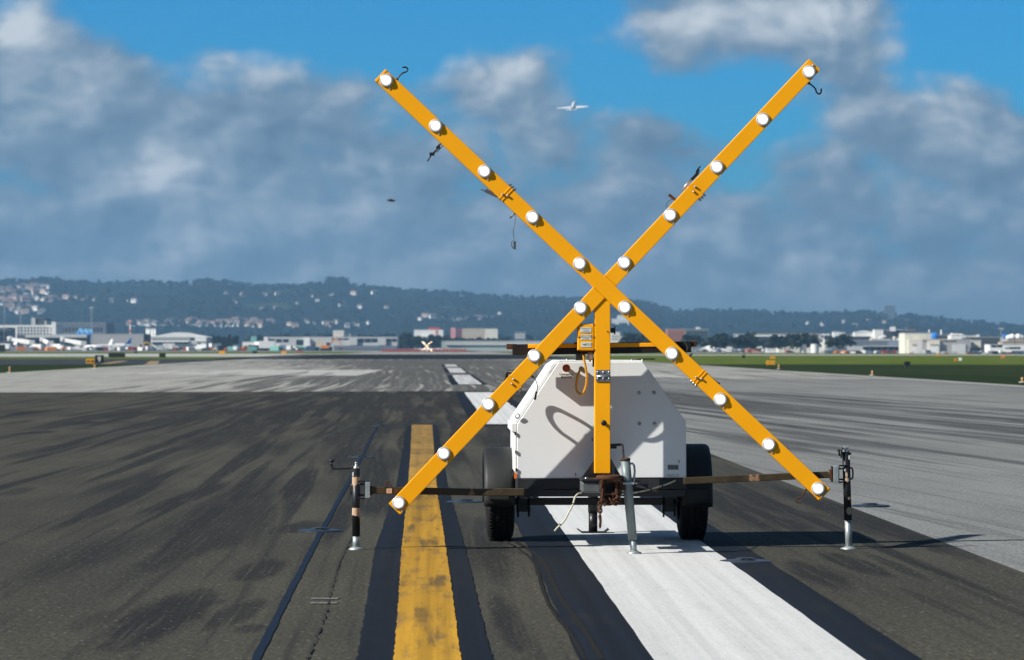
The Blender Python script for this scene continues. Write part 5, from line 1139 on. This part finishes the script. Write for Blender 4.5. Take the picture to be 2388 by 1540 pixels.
# trees one can tell apart
for X, d, Yt, w_, k, lb in ((ac(1250), 2420, bz(222), 28, 0, 'round dark tree left of the far X'), (ac(1510), 2420, bz(206), 34, 0, 'larger round dark tree right of the far X'), (ac(1130), 2450, bz(172), 30, 2, 'spreading dark tree left of the white store'), (ac(1060), 2460, bz(190), 20, 0, 'small dark tree at the end of the long grey terminal'),
        (al(900), 2350, bz(222), 24, 0, 'dark tree right of the banded terminal'), (al(1010), 2350, bz(240), 26, 2, 'low wide dark tree behind the apron vehicles'), (al(1160), 2350, bz(222), 22, 0, 'dark tree left of the white freight building'), (al(1085), 2380, bz(205), 16, 1, 'tall narrow tree in the middle of the apron trees'),
        (ar(820), 1400, bz(268), 22, 0, 'dark bushy tree at the left end under the cargo terminal'), (ar(930), 1400, bz(262), 24, 2, 'wide dark tree under the cargo terminal'), (ar(1060), 1410, bz(268), 22, 0, 'dark round tree in the middle under the cargo terminal'), (ar(1180), 1400, bz(258), 24, 2, 'dark spreading tree under the cargo terminal pillars'),
        (ar(1290), 1405, bz(262), 22, 0, 'dark tree next to the tallest one under the cargo terminal'), (ar(1380), 1400, bz(244), 22, 0, 'tallest dark tree at the right end under the cargo terminal'), (aq(1730), 920, bq(385), 22, 2, 'low dark bush in front of the cream hut')):
    plant(X, d, Yt, lb, 'trees among the airport buildings', k, w_)
# ------------------------------------------------------------------ aircraft
AW = mat('aircraft_white', (.78, .78, .76), .35, spec=.5, var=.03, scale=.3); AG = mat('aircraft_grey', (.42, .44, .46), .4, spec=.5, var=.08, scale=.3)
FINB = mat('fin_blue', (.01, .17, .60), .4, spec=.4, var=.25, scale=.35, c2=(.30, .62, .80), thr=(.46, .58))
def aircraft(loc, rz, label, fin=AW, scale=1.0, pitch=0, roll=0, gear=True, group=None):
    """nose towards +x, length 37"""
    t = thing('airliner', loc, label, 'airliner', group); t.rotation_euler = (roll, -pitch, rz); t.scale = (scale,) * 3
    zc = 3.9 if gear else 0
    mb = MB(); prof = [(-18.5, .25, 1.3), (-15.5, .9, .9), (-11, 1.65, .25), (-7, 1.97, 0), (13, 1.97, 0), (15.5, 1.7, -.1), (17.3, 1.1, -.3), (18.3, .5, -.45), (18.5, .05, -.5)]
    rg = []
    for x, r_, dz in prof: rg.append([(x, math.cos(2 * math.pi * k / 20) * r_, zc + dz + math.sin(2 * math.pi * k / 20) * r_) for k in range(20)])
    mb.add([p for r_ in rg for p in r_], [(i * 20 + k, i * 20 + (k + 1) % 20, (i + 1) * 20 + (k + 1) % 20, (i + 1) * 20 + k) for i in range(len(rg) - 1) for k in range(20)], 0, True)
    mb.build('fuselage', AW, t)
    def wing(root0, root1, tip0, tip1, z0, z1_, th, name, m_, vertical=False):
        f = (lambda x, s, h: (x, s, h)) if not vertical else (lambda x, s, h: (x, h, s))
        p = []
        for (x0, s0, zz, k) in ((root0, root1[1], z0, 1), (root1[0], root1[1], z0, 1), (tip1[0], tip1[1], z1_, .35), (tip0, tip1[1], z1_, .35)):
            p += [f(x0, s0, zz - th * k), f(x0, s0, zz + th * k)]
        MB().add(p, [(0, 2, 4, 6), (1, 7, 5, 3), (0, 1, 3, 2), (2, 3, 5, 4), (4, 5, 7, 6), (6, 7, 1, 0)]).build(name, m_, t)
    for s_ in (1, -1):
        wing(5, (-3, 1.4 * s_), -4.6, (-6.4, 17.2 * s_), zc - 1.1, zc + .6, .32, 'wing', AW)
        wing(-14, (-17.3, .6 * s_), -17, (-18.6, 6 * s_), zc + .9, zc + 1.4, .16, 'tailplane', AW)
        MB().lathe([(-2, .55), (-1.4, .95), (.8, 1.1), (1.7, 1.0), (1.75, .8), (1.2, 0)], (4.0, 5.7 * s_, zc - 2.0), (1, 0, 0), 16).build('engine', AG, t)
    wing(-12, (-17.2, zc + 1.2), -17.2, (-19.2, zc + 8.0), 0, 0, .28, 'tail_fin', fin, True)
    mb = MB()
    for s_ in (1, -1):
        for i in range(22): mb.cbox((-9 + i, 1.90 * s_, zc + .5), (.35, .2, .4))
    mb.build('cabin_windows', GLS, t)
    mb = MB()
    for s_ in (1, -1): mb.add([(16.0, 1.45 * s_, zc + .45), (17.2, .75 * s_, zc + .25), (17.0, .7 * s_, zc + .75), (16.0, 1.2 * s_, zc + .95)], [(0, 1, 2, 3)])
    mb.build('windscreen', GLS, t)
    if gear:
        for x, y in ((-1.5, 3.6), (-1.5, -3.6), (12.5, 0)):
            g_ = MB().tube([(x, y, .5), (x, y, zc - 1.2)], .18, 8).build('landing_gear', AG, t)
            MB().lathe([(-.45, 0), (-.45, .55), (.45, .55), (.45, 0)], (x, y, .56), (0, 1, 0), 14).build('gear_wheel', TYRE, g_)
    return t
def on(X, d, z=None):
    x = (X - MID_X) * d / LENS_PX; return (x, d, gz(x, d) if z is None else z)
for X, d, lb in ((a0(1265) - 30, 2300, 'parked airliner whose blue tail is the left one of the overlapping three'), (a0(1340) - 29, 2345, 'parked airliner with the middle blue tail of the overlapping three'), (a0(1412) - 28, 2390, 'parked airliner with the darkest blue tail, right of the overlapping three')):
    k = X + 30; aircraft(on(k - 0, d), R(180), lb, FINB, 1.32); 
    bpy.context.view_layer.update()
# shift those three so that the fins stand where the photograph shows them
for o in [o for o in COL.objects if o.name.startswith('airliner') and o.parent is None]: o.location.x -= 17.0 * 1.32
aircraft(on(a0(1560), 2080), R(150), 'small white aircraft with a pale tail beside the jet bridge', AW, .62)
aircraft(on(a0(1790), 2020), R(205), 'small white aircraft with a blue tail in front of the grey shed', FINB, .66)
d = 3500; p = at(1336, 249, d)
aircraft(p, R(83), 'white airliner climbing away in the blue sky', AW, 1.0, R(19), R(-3), False)
o = COL.objects[-1]
# ------------------------------------------------------------------ jet bridges
def jet_bridge(Xa, Ya, Xb, Yb, hp, d, label):
    k = d / LENS_PX; A_ = Vector(((Xa - MID_X) * k, 0, EYE + (HOR_Y - Ya) * k)); B_ = Vector(((Xb - MID_X) * k, -4, EYE + (HOR_Y - Yb) * k)); o_ = Vector((A_.x, d, 0))
    t = thing('jet_bridge', o_, label, 'jet bridge', 'jet bridges along the concourse'); a, b = Vector((0, 0, A_.z)), B_ - Vector((A_.x, 0, 0))
    m1 = a.lerp(b, .55)
    MB().beam(a, m1, hp * k * .82, 3.0, side=Vector((0, 1, 0))).build('inner_tunnel', BW, t); MB().beam(m1, b, hp * k, 3.4, side=Vector((0, 1, 0))).build('outer_tunnel', BW, t)
    MB().lathe([(-hp * k * .6, 0), (-hp * k * .6, 2.2), (hp * k * .55, 2.2), (hp * k * .7, 0)], a, (0, 0, 1), 16).build('rotunda', BLG, t)
    MB().cbox(b + Vector((1.4, 0, 0)), (3, 4, hp * k * 1.15)).build('cab', BLG, t)
    MB().box((-.6, -.6, 0), (.6, .6, a.z - hp * k * .6)).build('column', BG, t)
    c = a.lerp(b, .75); MB().box((c.x - 1.2, c.y - 1.2, .9), (c.x + 1.2, c.y + 1.2, c.z - hp * k * .5 - .02)).build('drive_column', BG, t)
    MB().lathe([(-1.3, 0), (-1.3, .6), (1.3, .6), (1.3, 0)], (c.x, c.y, .6), (0, 1, 0), 12).build('drive_wheels', TYRE, t)
jet_bridge(a0(165), b0_(425), a0(500), b0_(480), 10, 2140, 'white sloping jet bridge nearest the left edge')
jet_bridge(a0(685), b0_(440), a0(800), b0_(490), 9, 2140, 'short steep white jet bridge in the middle of the concourse')
jet_bridge(a0(1010), b0_(435), a0(1320), b0_(495), 10, 2140, 'white sloping jet bridge under the blue tails')
# ------------------------------------------------------------------ vehicles and gear on the aprons
def paintm(n, c): return mat(n, c, .35, spec=.5, var=.06, scale=.6)
PCOL = {'white': paintm('vehicle_white', (.72, .72, .70)), 'dark': paintm('vehicle_dark', (.03, .033, .04)), 'red': paintm('vehicle_red', (.26, .035, .03)), 'silver': paintm('vehicle_silver', (.40, .41, .42)), 'orange': paintm('vehicle_orange', (.62, .20, .03)), 'blue': paintm('vehicle_blue', (.07, .11, .18)), 'yellow': paintm('vehicle_yellow', (.68, .42, .02)), 'teal': TEAL}
def wheels(t, xs, w_, r_):
    p = None
    for x in xs:
        for s_ in (1, -1):
            if p is None: p = o = MB().lathe([(-.13, 0), (-.13, r_), (.13, r_), (.13, 0)], (0, 0, 0), (0, 1, 0), 14).build('wheel', TYRE, t)
            else: o = p.copy(); COL.objects.link(o); o.parent = t
            o.location = (x, s_ * w_, r_)
def make_van(c):
    t = thing('service_van', (0, 0, -50), '', 'van')
    MB().prism([(-2.5, .45), (2.5, .45), (2.6, 1.1), (1.9, 1.35), (1.35, 2.25), (-2.45, 2.3), (-2.5, 2.2)], -1, 1).build('body', PCOL[c], t, bevel=.08)
    MB().prism([(1.92, 1.38), (1.40, 2.15), (1.36, 2.15), (1.88, 1.38)], -.9, .9).build('windscreen', GLS, t)
    for s_ in (1, -1): MB().box((.45, 1.001 * s_ - .01, 1.4), (1.45, 1.001 * s_ + .01, 2.0)).build('side_window', GLS, t)
    wheels(t, (-1.6, 1.6), .9, .36); return t
def make_truck(c):
    t = thing('box_truck', (0, 0, -50), '', 'truck')
    MB().box((-4, -1.2, 1.0), (1.9, 1.2, 3.6)).build('cargo_box', PCOL[c], t, bevel=.05)
    MB().prism([(2.05, .6), (4.1, .6), (4.15, 1.5), (3.7, 2.6), (2.05, 2.65)], -1.1, 1.1).build('cab', PCOL['white' if c != 'white' else 'white'], t, bevel=.08)
    MB().prism([(4.16, 1.52), (3.75, 2.45), (3.70, 2.45), (4.11, 1.52)], -.95, .95).build('windscreen', GLS, t)
    MB().box((-4, -.5, .6), (4, .5, .98)).build('chassis', BDK, t); wheels(t, (-2.8, -1.8, 3.1), 1.05, .5); return t
def make_car(c):
    t = thing('parked_car', (0, 0, -50), '', 'car')
    MB().prism([(-2.2, .35), (2.2, .35), (2.25, .8), (1.2, .95), (-2.2, 1.0)], -.88, .88).build('body', PCOL[c], t, bevel=.1)
    MB().prism([(-1.7, .98), (1.1, .96), (.4, 1.5), (-1.2, 1.52)], -.75, .75).build('cabin', GLS, t, bevel=.08)
    wheels(t, (-1.4, 1.4), .8, .33); return t
def make_box(c):
    t = thing('cargo_container', (0, 0, -50), '', 'container')
    mb = MB().box((-1.9, -1.2, .15), (1.9, 1.2, 1.95)); mb.build('shell', PCOL[c], t, bevel=.03)
    mb = MB()
    for i in range(9): mb.box((-1.8 + i * .42, -1.26, .2), (-1.62 + i * .42, -1.2, 1.9))
    mb.build('ribs', PCOL[c], t); MB().box((-1.95, -1.1, 0), (1.95, 1.1, .14)).build('skid', BDK, t); return t
def make_tug(c):
    t = thing('baggage_tug', (0, 0, -50), '', 'tug')
    MB().prism([(-1.5, .3), (1.5, .3), (1.5, .95), (.3, 1.05), (-.3, .8), (-1.5, .8)], -.7, .7).build('body', PCOL[c], t, bevel=.06)
    MB().box((-1.2, -.65, 1.85), (.4, .65, 1.93)).build('roof', PCOL[c], t)
    for x, y in ((-1.1, .6), (-1.1, -.6), (.3, .6), (.3, -.6)): MB().box((x - .04, y - .04, .82), (x + .04, y + .04, 1.849)).build('post', BDK, t)
    wheels(t, (-1, 1), .65, .34); return t
MAKE = {'van': make_van, 'truck': make_truck, 'car': make_car, 'box': make_box, 'tug': make_tug}
PRO = {}
def veh(kind, c, loc, rz, label, group, sc=1):
    key = kind + c
    if key not in PRO:
        o = PRO[key] = MAKE[kind](c); o.location = loc; o.rotation_euler = (0, 0, rz); o.scale = (sc,) * 3; o['label'] = label; o['group'] = group; return o
    return copy_tree(PRO[key], loc, rz, label, group, sc)
KW = {'van': 'van', 'truck': 'box truck', 'car': 'car', 'box': 'cargo container', 'tug': 'baggage tug'}
def fill(Xs, dr, n, kinds, place, sc=(1, 1)):
    for i in range(n):
        X = Xs[0] + (Xs[1] - Xs[0]) * (i + rnd.uniform(.1, .9)) / n; d = far(X, rnd.uniform(*dr)); k, c = rnd.choice(kinds)
        veh(k, c, on(X, d), rnd.choice((0, math.pi, .5, -.6, 2.6, 1.6)) + rnd.uniform(-.25, .25), f'{c if c != "dark" else "black"} {KW[k]} {place}', f'{KW[k]}s {place}', rnd.uniform(*sc))
fill((2, 150), (1900, 2080), 17, [('box', 'orange'), ('van', 'white'), ('tug', 'orange'), ('box', 'silver'), ('truck', 'white'), ('box', 'dark'), ('box', 'orange')], 'below the jet bridges on the left apron', (1, 1.3))
fill((150, 240), (1900, 2050), 12, [('van', 'white'), ('box', 'silver'), ('tug', 'red'), ('van', 'silver'), ('box', 'dark')], 'near the noses of the small aircraft', (1, 1.2))
fill((240, 350), (1950, 2150), 17, [('box', 'red'), ('truck', 'white'), ('box', 'white'), ('box', 'dark'), ('box', 'red'), ('van', 'white')], 'in front of the grey shed', (1, 1.25))
fill((350, 490), (1900, 2100), 22, [('truck', 'white'), ('van', 'white'), ('box', 'red'), ('car', 'dark'), ('box', 'white'), ('tug', 'yellow')], 'in front of the banded terminal', (1, 1.3))
fill((490, 640), (1850, 2050), 24, [('van', 'white'), ('truck', 'white'), ('car', 'dark'), ('box', 'orange'), ('van', 'dark'), ('box', 'red'), ('car', 'red'), ('tug', 'yellow'), ('box', 'teal')], 'around the apron trees in the middle distance', (1.1, 1.6))
fill((640, 770), (1850, 2050), 16, [('van', 'white'), ('car', 'dark'), ('van', 'blue'), ('box', 'dark'), ('box', 'teal'), ('box', 'orange')], 'before the long grey terminal', (1.1, 1.5))
fill((1612, 1730), (1000, 1250), 44, [('van', 'white'), ('truck', 'white'), ('car', 'white'), ('car', 'silver'), ('van', 'silver'), ('box', 'white'), ('car', 'dark'), ('van', 'blue')], 'in the crowded lot right of the bar end', (.95, 1.2))
fill((1730, 1860), (985, 1200), 24, [('van', 'white'), ('car', 'silver'), ('car', 'dark'), ('truck', 'white'), ('box', 'red'), ('van', 'silver')], 'around the salmon hut', (.9, 1.1))
fill((1915, 2110), (965, 995), 24, [('box', 'orange'), ('van', 'white'), ('box', 'red'), ('tug', 'orange'), ('box', 'silver'), ('car', 'white'), ('box', 'blue'), ('car', 'dark')], 'before the open loading bays', (.8, 1.0))
fill((2120, 2265), (900, 925), 7, [('van', 'silver'), ('car', 'white'), ('box', 'silver'), ('tug', 'red')], 'before the hangar doors', (.75, .95))
fill((2262, 2388), (860, 905), 24, [('van', 'white'), ('car', 'dark'), ('car', 'silver'), ('van', 'blue'), ('car', 'red'), ('van', 'dark')], 'before the white terminal at the right edge', (.8, 1.0))
veh('van', 'silver', on(aq(1060), 1860), .6, 'silver van parked in front of the cream bay of the grey hangar', 'vans before the hangar doors', 1.05)
# a red fire tender on the right taxiway
t = thing('fire_tender', on(aq(545), 1780), 'red fire tender with a dark middle on the right taxiway', 'fire truck')
MB().box((-3.6, -1.2, .6), (-1.3, 1.2, 2.2)).build('rear_body', PCOL['red'], t, bevel=.05); MB().box((-1.28, -1.15, .6), (1.2, 1.15, 2.5)).build('pump_body', BDK, t, bevel=.05); MB().prism([(1.22, .6), (3.5, .6), (3.5, 1.4), (3.1, 2.3), (1.22, 2.3)], -1.2, 1.2).build('cab', PCOL['red'], t, bevel=.06); wheels(t, (-2.5, 2.3), 1.05, .55)
t['group'] = ''; del t['group']
# excavators on the building site
def excavator(X, d, flip, label, sc=1.0):
    t = thing('excavator', on(X, d), label, 'excavator', 'excavators on the building site'); t.scale = (sc * flip, sc, sc)
    for s_ in (1, -1): MB().prism([(-2, .1), (-1.7, 0), (1.7, 0), (2, .1), (2.1, .5), (1.8, .9), (-1.8, .9), (-2.1, .5)], s_ * 1.0 - .3, s_ * 1.0 + .3).build('track', TYRE, t)
    Y_ = PCOL['yellow' if sc < 1.3 else 'orange']
    MB().box((-1.9, -1.2, .95), (1.4, 1.2, 2.1)).build('body', Y_, t, bevel=.08); MB().box((.3, -1.15, 2.11), (1.5, 0, 3.2)).build('cab', GLS, t, bevel=.08)
    MB().beam((1.3, .4, 2.0), (3.4, .4, 4.6), .55, .5).build('boom', Y_, t); MB().beam((3.3, .4, 4.7), (5.4, .4, 4.0), .5, .45).build('boom', Y_, t); MB().beam((5.3, .4, 4.1), (6.1, .4, 1.6), .4, .4).build('stick', Y_, t)
    MB().prism([(5.6, 1.5), (6.4, 1.6), (6.3, .6), (5.5, .5), (5.2, .9)], .0, .8).build('bucket', BDK, t)
excavator(a7(1330), 2100, 1, 'yellow excavator with its arm raised before the grey shed', 1.2)
excavator(al(2210), 1900, 1, 'yellow excavator left of the orange one on the building site', 1.15)
excavator(ac(10), 1900, 1, 'orange excavator at the start of the barrier row', 1.5)
# orange and white water barriers closing the far runway
ORB = [mat('barrier_orange', (.40, .055, .035), .5, var=.15, scale=.8), mat('barrier_red', (.42, .035, .03), .5, var=.15, scale=.8)]
bp = None
for i in range(24):
    X = 893 + i * 8.3 + rnd.uniform(-1.2, 1.2); d = 1560 + 1.2 * i + rnd.uniform(-1, 1)
    if bp is None: bp = o = MB().prism([(-.3, 0), (.3, 0), (.3, .25), (.14, .5), (.12, 1.15), (-.12, 1.15), (-.14, .5), (-.3, .25)], -.62, .62, f=lambda a, b, t_: (t_, a, b)).build('water_barrier', ORB[0])
    else: o = bp.copy(); COL.objects.link(o)
    o.location = on(X, d); tag(o, 'red orange water barrier in the row across the far runway', 'barrier', 'water barriers across the far runway')
# ------------------------------------------------------------------ airfield signs and lights
SB = mat('sign_black', (.010, .011, .012), .5, var=.1, scale=4); SY = mat('sign_yellow', (.62, .30, .015), .5, var=.1, scale=4); SW = mat('sign_white', (.75, .77, .75), .5, var=.05, scale=4)
def sign(X1, X2, Y1, Y2, m_, label, cat='airfield sign', glyph=None, name='airfield_sign'):
    d = gdist(Y2); k = d / LENS_PX; w_, h_ = (X2 - X1) * k, (Y2 - Y1) * k
    t = thing(name, on((X1 + X2) / 2, d, -.012), label, cat)
    lg = min(.14, h_ * .18)
    MB().box((-w_ / 2, -.09, lg), (w_ / 2, .09, h_)).build('panel', m_, t, bevel=.02)
    for s_ in (-.35, .35): MB().cbox((s_ * w_, 0, lg / 2), (.06, .06, lg)).build('leg', MGR, t)
    return t, w_, h_
t, w_, h_ = sign(221.5, 242, 828.5, 849.6, SB, 'black runway distance sign with a white 9', name='distance_sign'); text('9', h_ * .82, SW, t, (0, -.095, h_ * .53))
t, w_, h_ = sign(201, 221, 836.5, 850.6, SY, 'yellow sign with black marks left of the number 9')
for x0, x1 in ((-.36, -.16), (.10, .22), (.25, .38)): MB().box((x0 * w_, -.096, h_ * .40), (x1 * w_, -.091, h_ * .75)).build('mark', SB, t)
MB().box((-.10 * w_, -.096, h_ * .54), (.02 * w_, -.091, h_ * .62)).build('mark', SB, t)
t, w_, h_ = sign(253, 292, 823, 835.5, SB, 'long black sign back behind the number 9', name='airfield_sign'); MB().box((-w_ * .5, .1, .02), (-w_ * .42, .5, h_ * 1.4)).build('power_post', MGR, t)
sign(371, 386.5, 824, 835.5, SB, 'small black sign back on the left grass'); sign(313, 320, 819.6, 826, SB, 'tiny black box on the far grass strip'); sign(-4, 12, 804, 821.5, SB, 'dark equipment cabin at the left edge', 'equipment cabin', name='equipment_cabin')
sign(511, 525, 818.2, 827.6, SY, 'yellow sign on the grass below the apron trees'); sign(656.5, 668, 818.3, 826.5, SY, 'yellow sign left of the brown box in the middle distance'); sign(589, 599.5, 818, 826.5, SB, 'black box left of the yellow sign in the middle distance', 'equipment box'); sign(690, 706, 818.5, 824.5, BBR, 'low brown box right of the yellow sign', 'equipment box', name='equipment_box')
sign(1787, 1808, 840.5, 853.5, SY, 'dark yellow sign on the right grass beside the arm'); sign(1796, 1808, 831.5, 838.5, SY, 'paler yellow sign behind the dark yellow one'); sign(2108.5, 2122.5, 843, 855.5, SB, 'black sign box on the right grass below the cream hangar'); sign(1731, 1737.5, 828, 836.5, SB, 'tiny black box on the right taxiway edge')
sign(2183.5, 2192.5, 826, 831.5, SY, 'small yellow sign before the grey hangar'); sign(2335, 2343.5, 829, 837, PCOL['orange'], 'red orange box near the right edge', 'equipment box', name='equipment_box'); sign(2226, 2231, 836, 844, PCOL['orange'], 'orange marker board on the right grass', 'marker'); sign(2236, 2243, 834.6, 843, SW, 'white marker board on the right grass', 'marker')
LO = mat('light_orange', (.62, .27, .06), .5, var=.1, scale=20); LGL = mat('light_glass', (.50, .34, .16), .2, spec=.6, var=.05, scale=10)
def edge_light(X, Y1, Y2, label):
    d = gdist(Y2); k = d / LENS_PX; h_ = (Y2 - Y1) * k
    t = thing('edge_light', on(X, d, -.008), label, 'edge light', 'runway edge lights')
    MB().lathe([(0, .15), (.02, .15), (.03, .05), (.03, 0)], (0, 0, 0), (0, 0, 1), 16).build('base', BLG, t); MB().tube([(0, 0, .02), (0, 0, h_ * .62)], .035, 10).build('stem', LO, t)
    MB().lathe([(h_ * .62, .04), (h_ * .68, .06), (h_ * .74, .06)], (0, 0, 0), (0, 0, 1), 14).build('collar', LO, t); MB().lathe([(h_ * .74, .052), (h_ * .92, .046), (h_, .02), (h_, 0)], (0, 0, 0), (0, 0, 1), 14).build('globe', LGL, t)
for X, Y1, Y2, lb in ((22.5, 855, 868.5, 'orange edge light by the left frame edge'), (221, 849.8, 860, 'orange edge light in front of the number 9 sign'), (1816, 850.5, 860.5, 'edge light on the right runway edge below the yellow sign'), (2034, 864.5, 875, 'edge light halfway along the right runway edge'), (2384, 880, 891.5, 'yellow edge light at the right frame edge')): edge_light(X, Y1, Y2, lb)
# ------------------------------------------------------------------ a bird in flight
p = at(912, 468, 110); t = thing('bird', p, 'small dark bird flying left of the X', 'bird')
BIRD = mat('bird_feathers', (.012, .012, .014), .7, var=.2, scale=20)
MB().ball((0, 0, 0), (.115, .036, .042), 12, 8).ball((.115, 0, .012), (.036, .027, .028), 10, 6).add([(.145, .006, .012), (.145, -.006, .012), (.175, 0, .006), (.148, 0, .02)], [(0, 1, 2), (0, 2, 3), (1, 3, 2), (0, 3, 1)]).add([(-.09, .02, 0), (-.09, -.02, 0), (-.2, -.035, .0), (-.2, .035, .0), (-.09, 0, .014), (-.2, 0, .01)], [(0, 1, 2, 3), (0, 4, 5, 3), (1, 2, 5, 4), (3, 5, 2)]).build('body', BIRD, t)
for s_ in (1, -1):
    MB().add([(.05, .03 * s_, .02), (.03, .14 * s_, .035), (-.03, .23 * s_, -.02), (-.08, .14 * s_, .02), (-.05, .03 * s_, .01), (0, .1 * s_, .04)], [(0, 1, 5), (1, 2, 5), (2, 3, 5), (3, 4, 5), (4, 0, 5), (0, 4, 3, 2, 1)]).build('wing', BIRD, t)
t.rotation_euler = (.15, 0, R(165))
# ------------------------------------------------------------------ the second lighted cross, far down the runway
d = 1063; t = thing('far_closure_marker', on(995.5, d), 'tiny glowing X far down the runway', 'marker trailer', rz=PSI)
zc = EYE + (HOR_Y - 807.5) * d / LENS_PX; L = 1.62
fa = [MB().beam((-L, -.26, zc - L * s_), (L, -.26, zc + L * s_), .11, .07).build('arm', YELLOW, t) for s_ in (1, -1)]
MB().box((-.05, -.21, .4), (.05, -.14, zc)).build('mast', YELLOW, t); MB().prism([(-.58, .48), (-.58, .86), (-.3, 1.28), (.3, 1.28), (.58, .86), (.58, .48)], 0, 1.25).build('cabinet', WHT, t); MB().box((-.58, 0, .36), (.58, 1.25, .478)).build('frame', DKST, t)
for s_ in (-1, 1): MB().lathe([(-.1, 0), (-.1, .33), (.1, .33), (.1, 0)], (.72 * s_, .8, .33), (1, 0, 0), 20).build('wheel', TYRE, t)
GLOW2 = GLOW.copy(); GLOW2.name = 'far_lamp_glow'; [GLOW2.node_tree.links.remove(k) for k in list(GLOW2.node_tree.nodes['Principled BSDF'].inputs['Emission Strength'].links)]; GLOW2.node_tree.nodes['Principled BSDF'].inputs['Emission Strength'].default_value = 18; GLOW2.node_tree.nodes['Principled BSDF'].inputs['Emission Color'].default_value = (1, .93, .74, 1)
fl = None
for s_ in (1, -1):
    for i in range(10):
        u = -L * .95 + 2 * L * .95 * i / 9
        if fl is None: fl = o = MB().lathe([(0, .05), (.02, .048), (.03, .03), (.03, 0)], (0, 0, 0), (0, -1, 0), 16).build('lamp', GLOW2, t)
        else: o = fl.copy(); COL.objects.link(o); o.parent = t
        o.location = (u, -.30, zc + u * s_)
# ------------------------------------------------------------------ air
hz = MB().box((-3960, -360, -1.2), (3960, 9360, 330)).build('haze', [])
hm_ = bpy.data.materials.new('haze_air'); hm_.use_nodes = True; nt = hm_.node_tree; nt.nodes.clear()
pv = nt.nodes.new('ShaderNodeVolumePrincipled'); pv.inputs['Color'].default_value = (.31, .60, .92, 1); pv.inputs['Density'].default_value = 9.5e-5; pv.inputs['Anisotropy'].default_value = .2
nt.links.new(pv.outputs[0], nt.nodes.new('ShaderNodeOutputMaterial').inputs['Volume'])
hz.data.materials.append(hm_); tag(hz, 'thin blue air over the airfield', 'haze', kind='stuff')
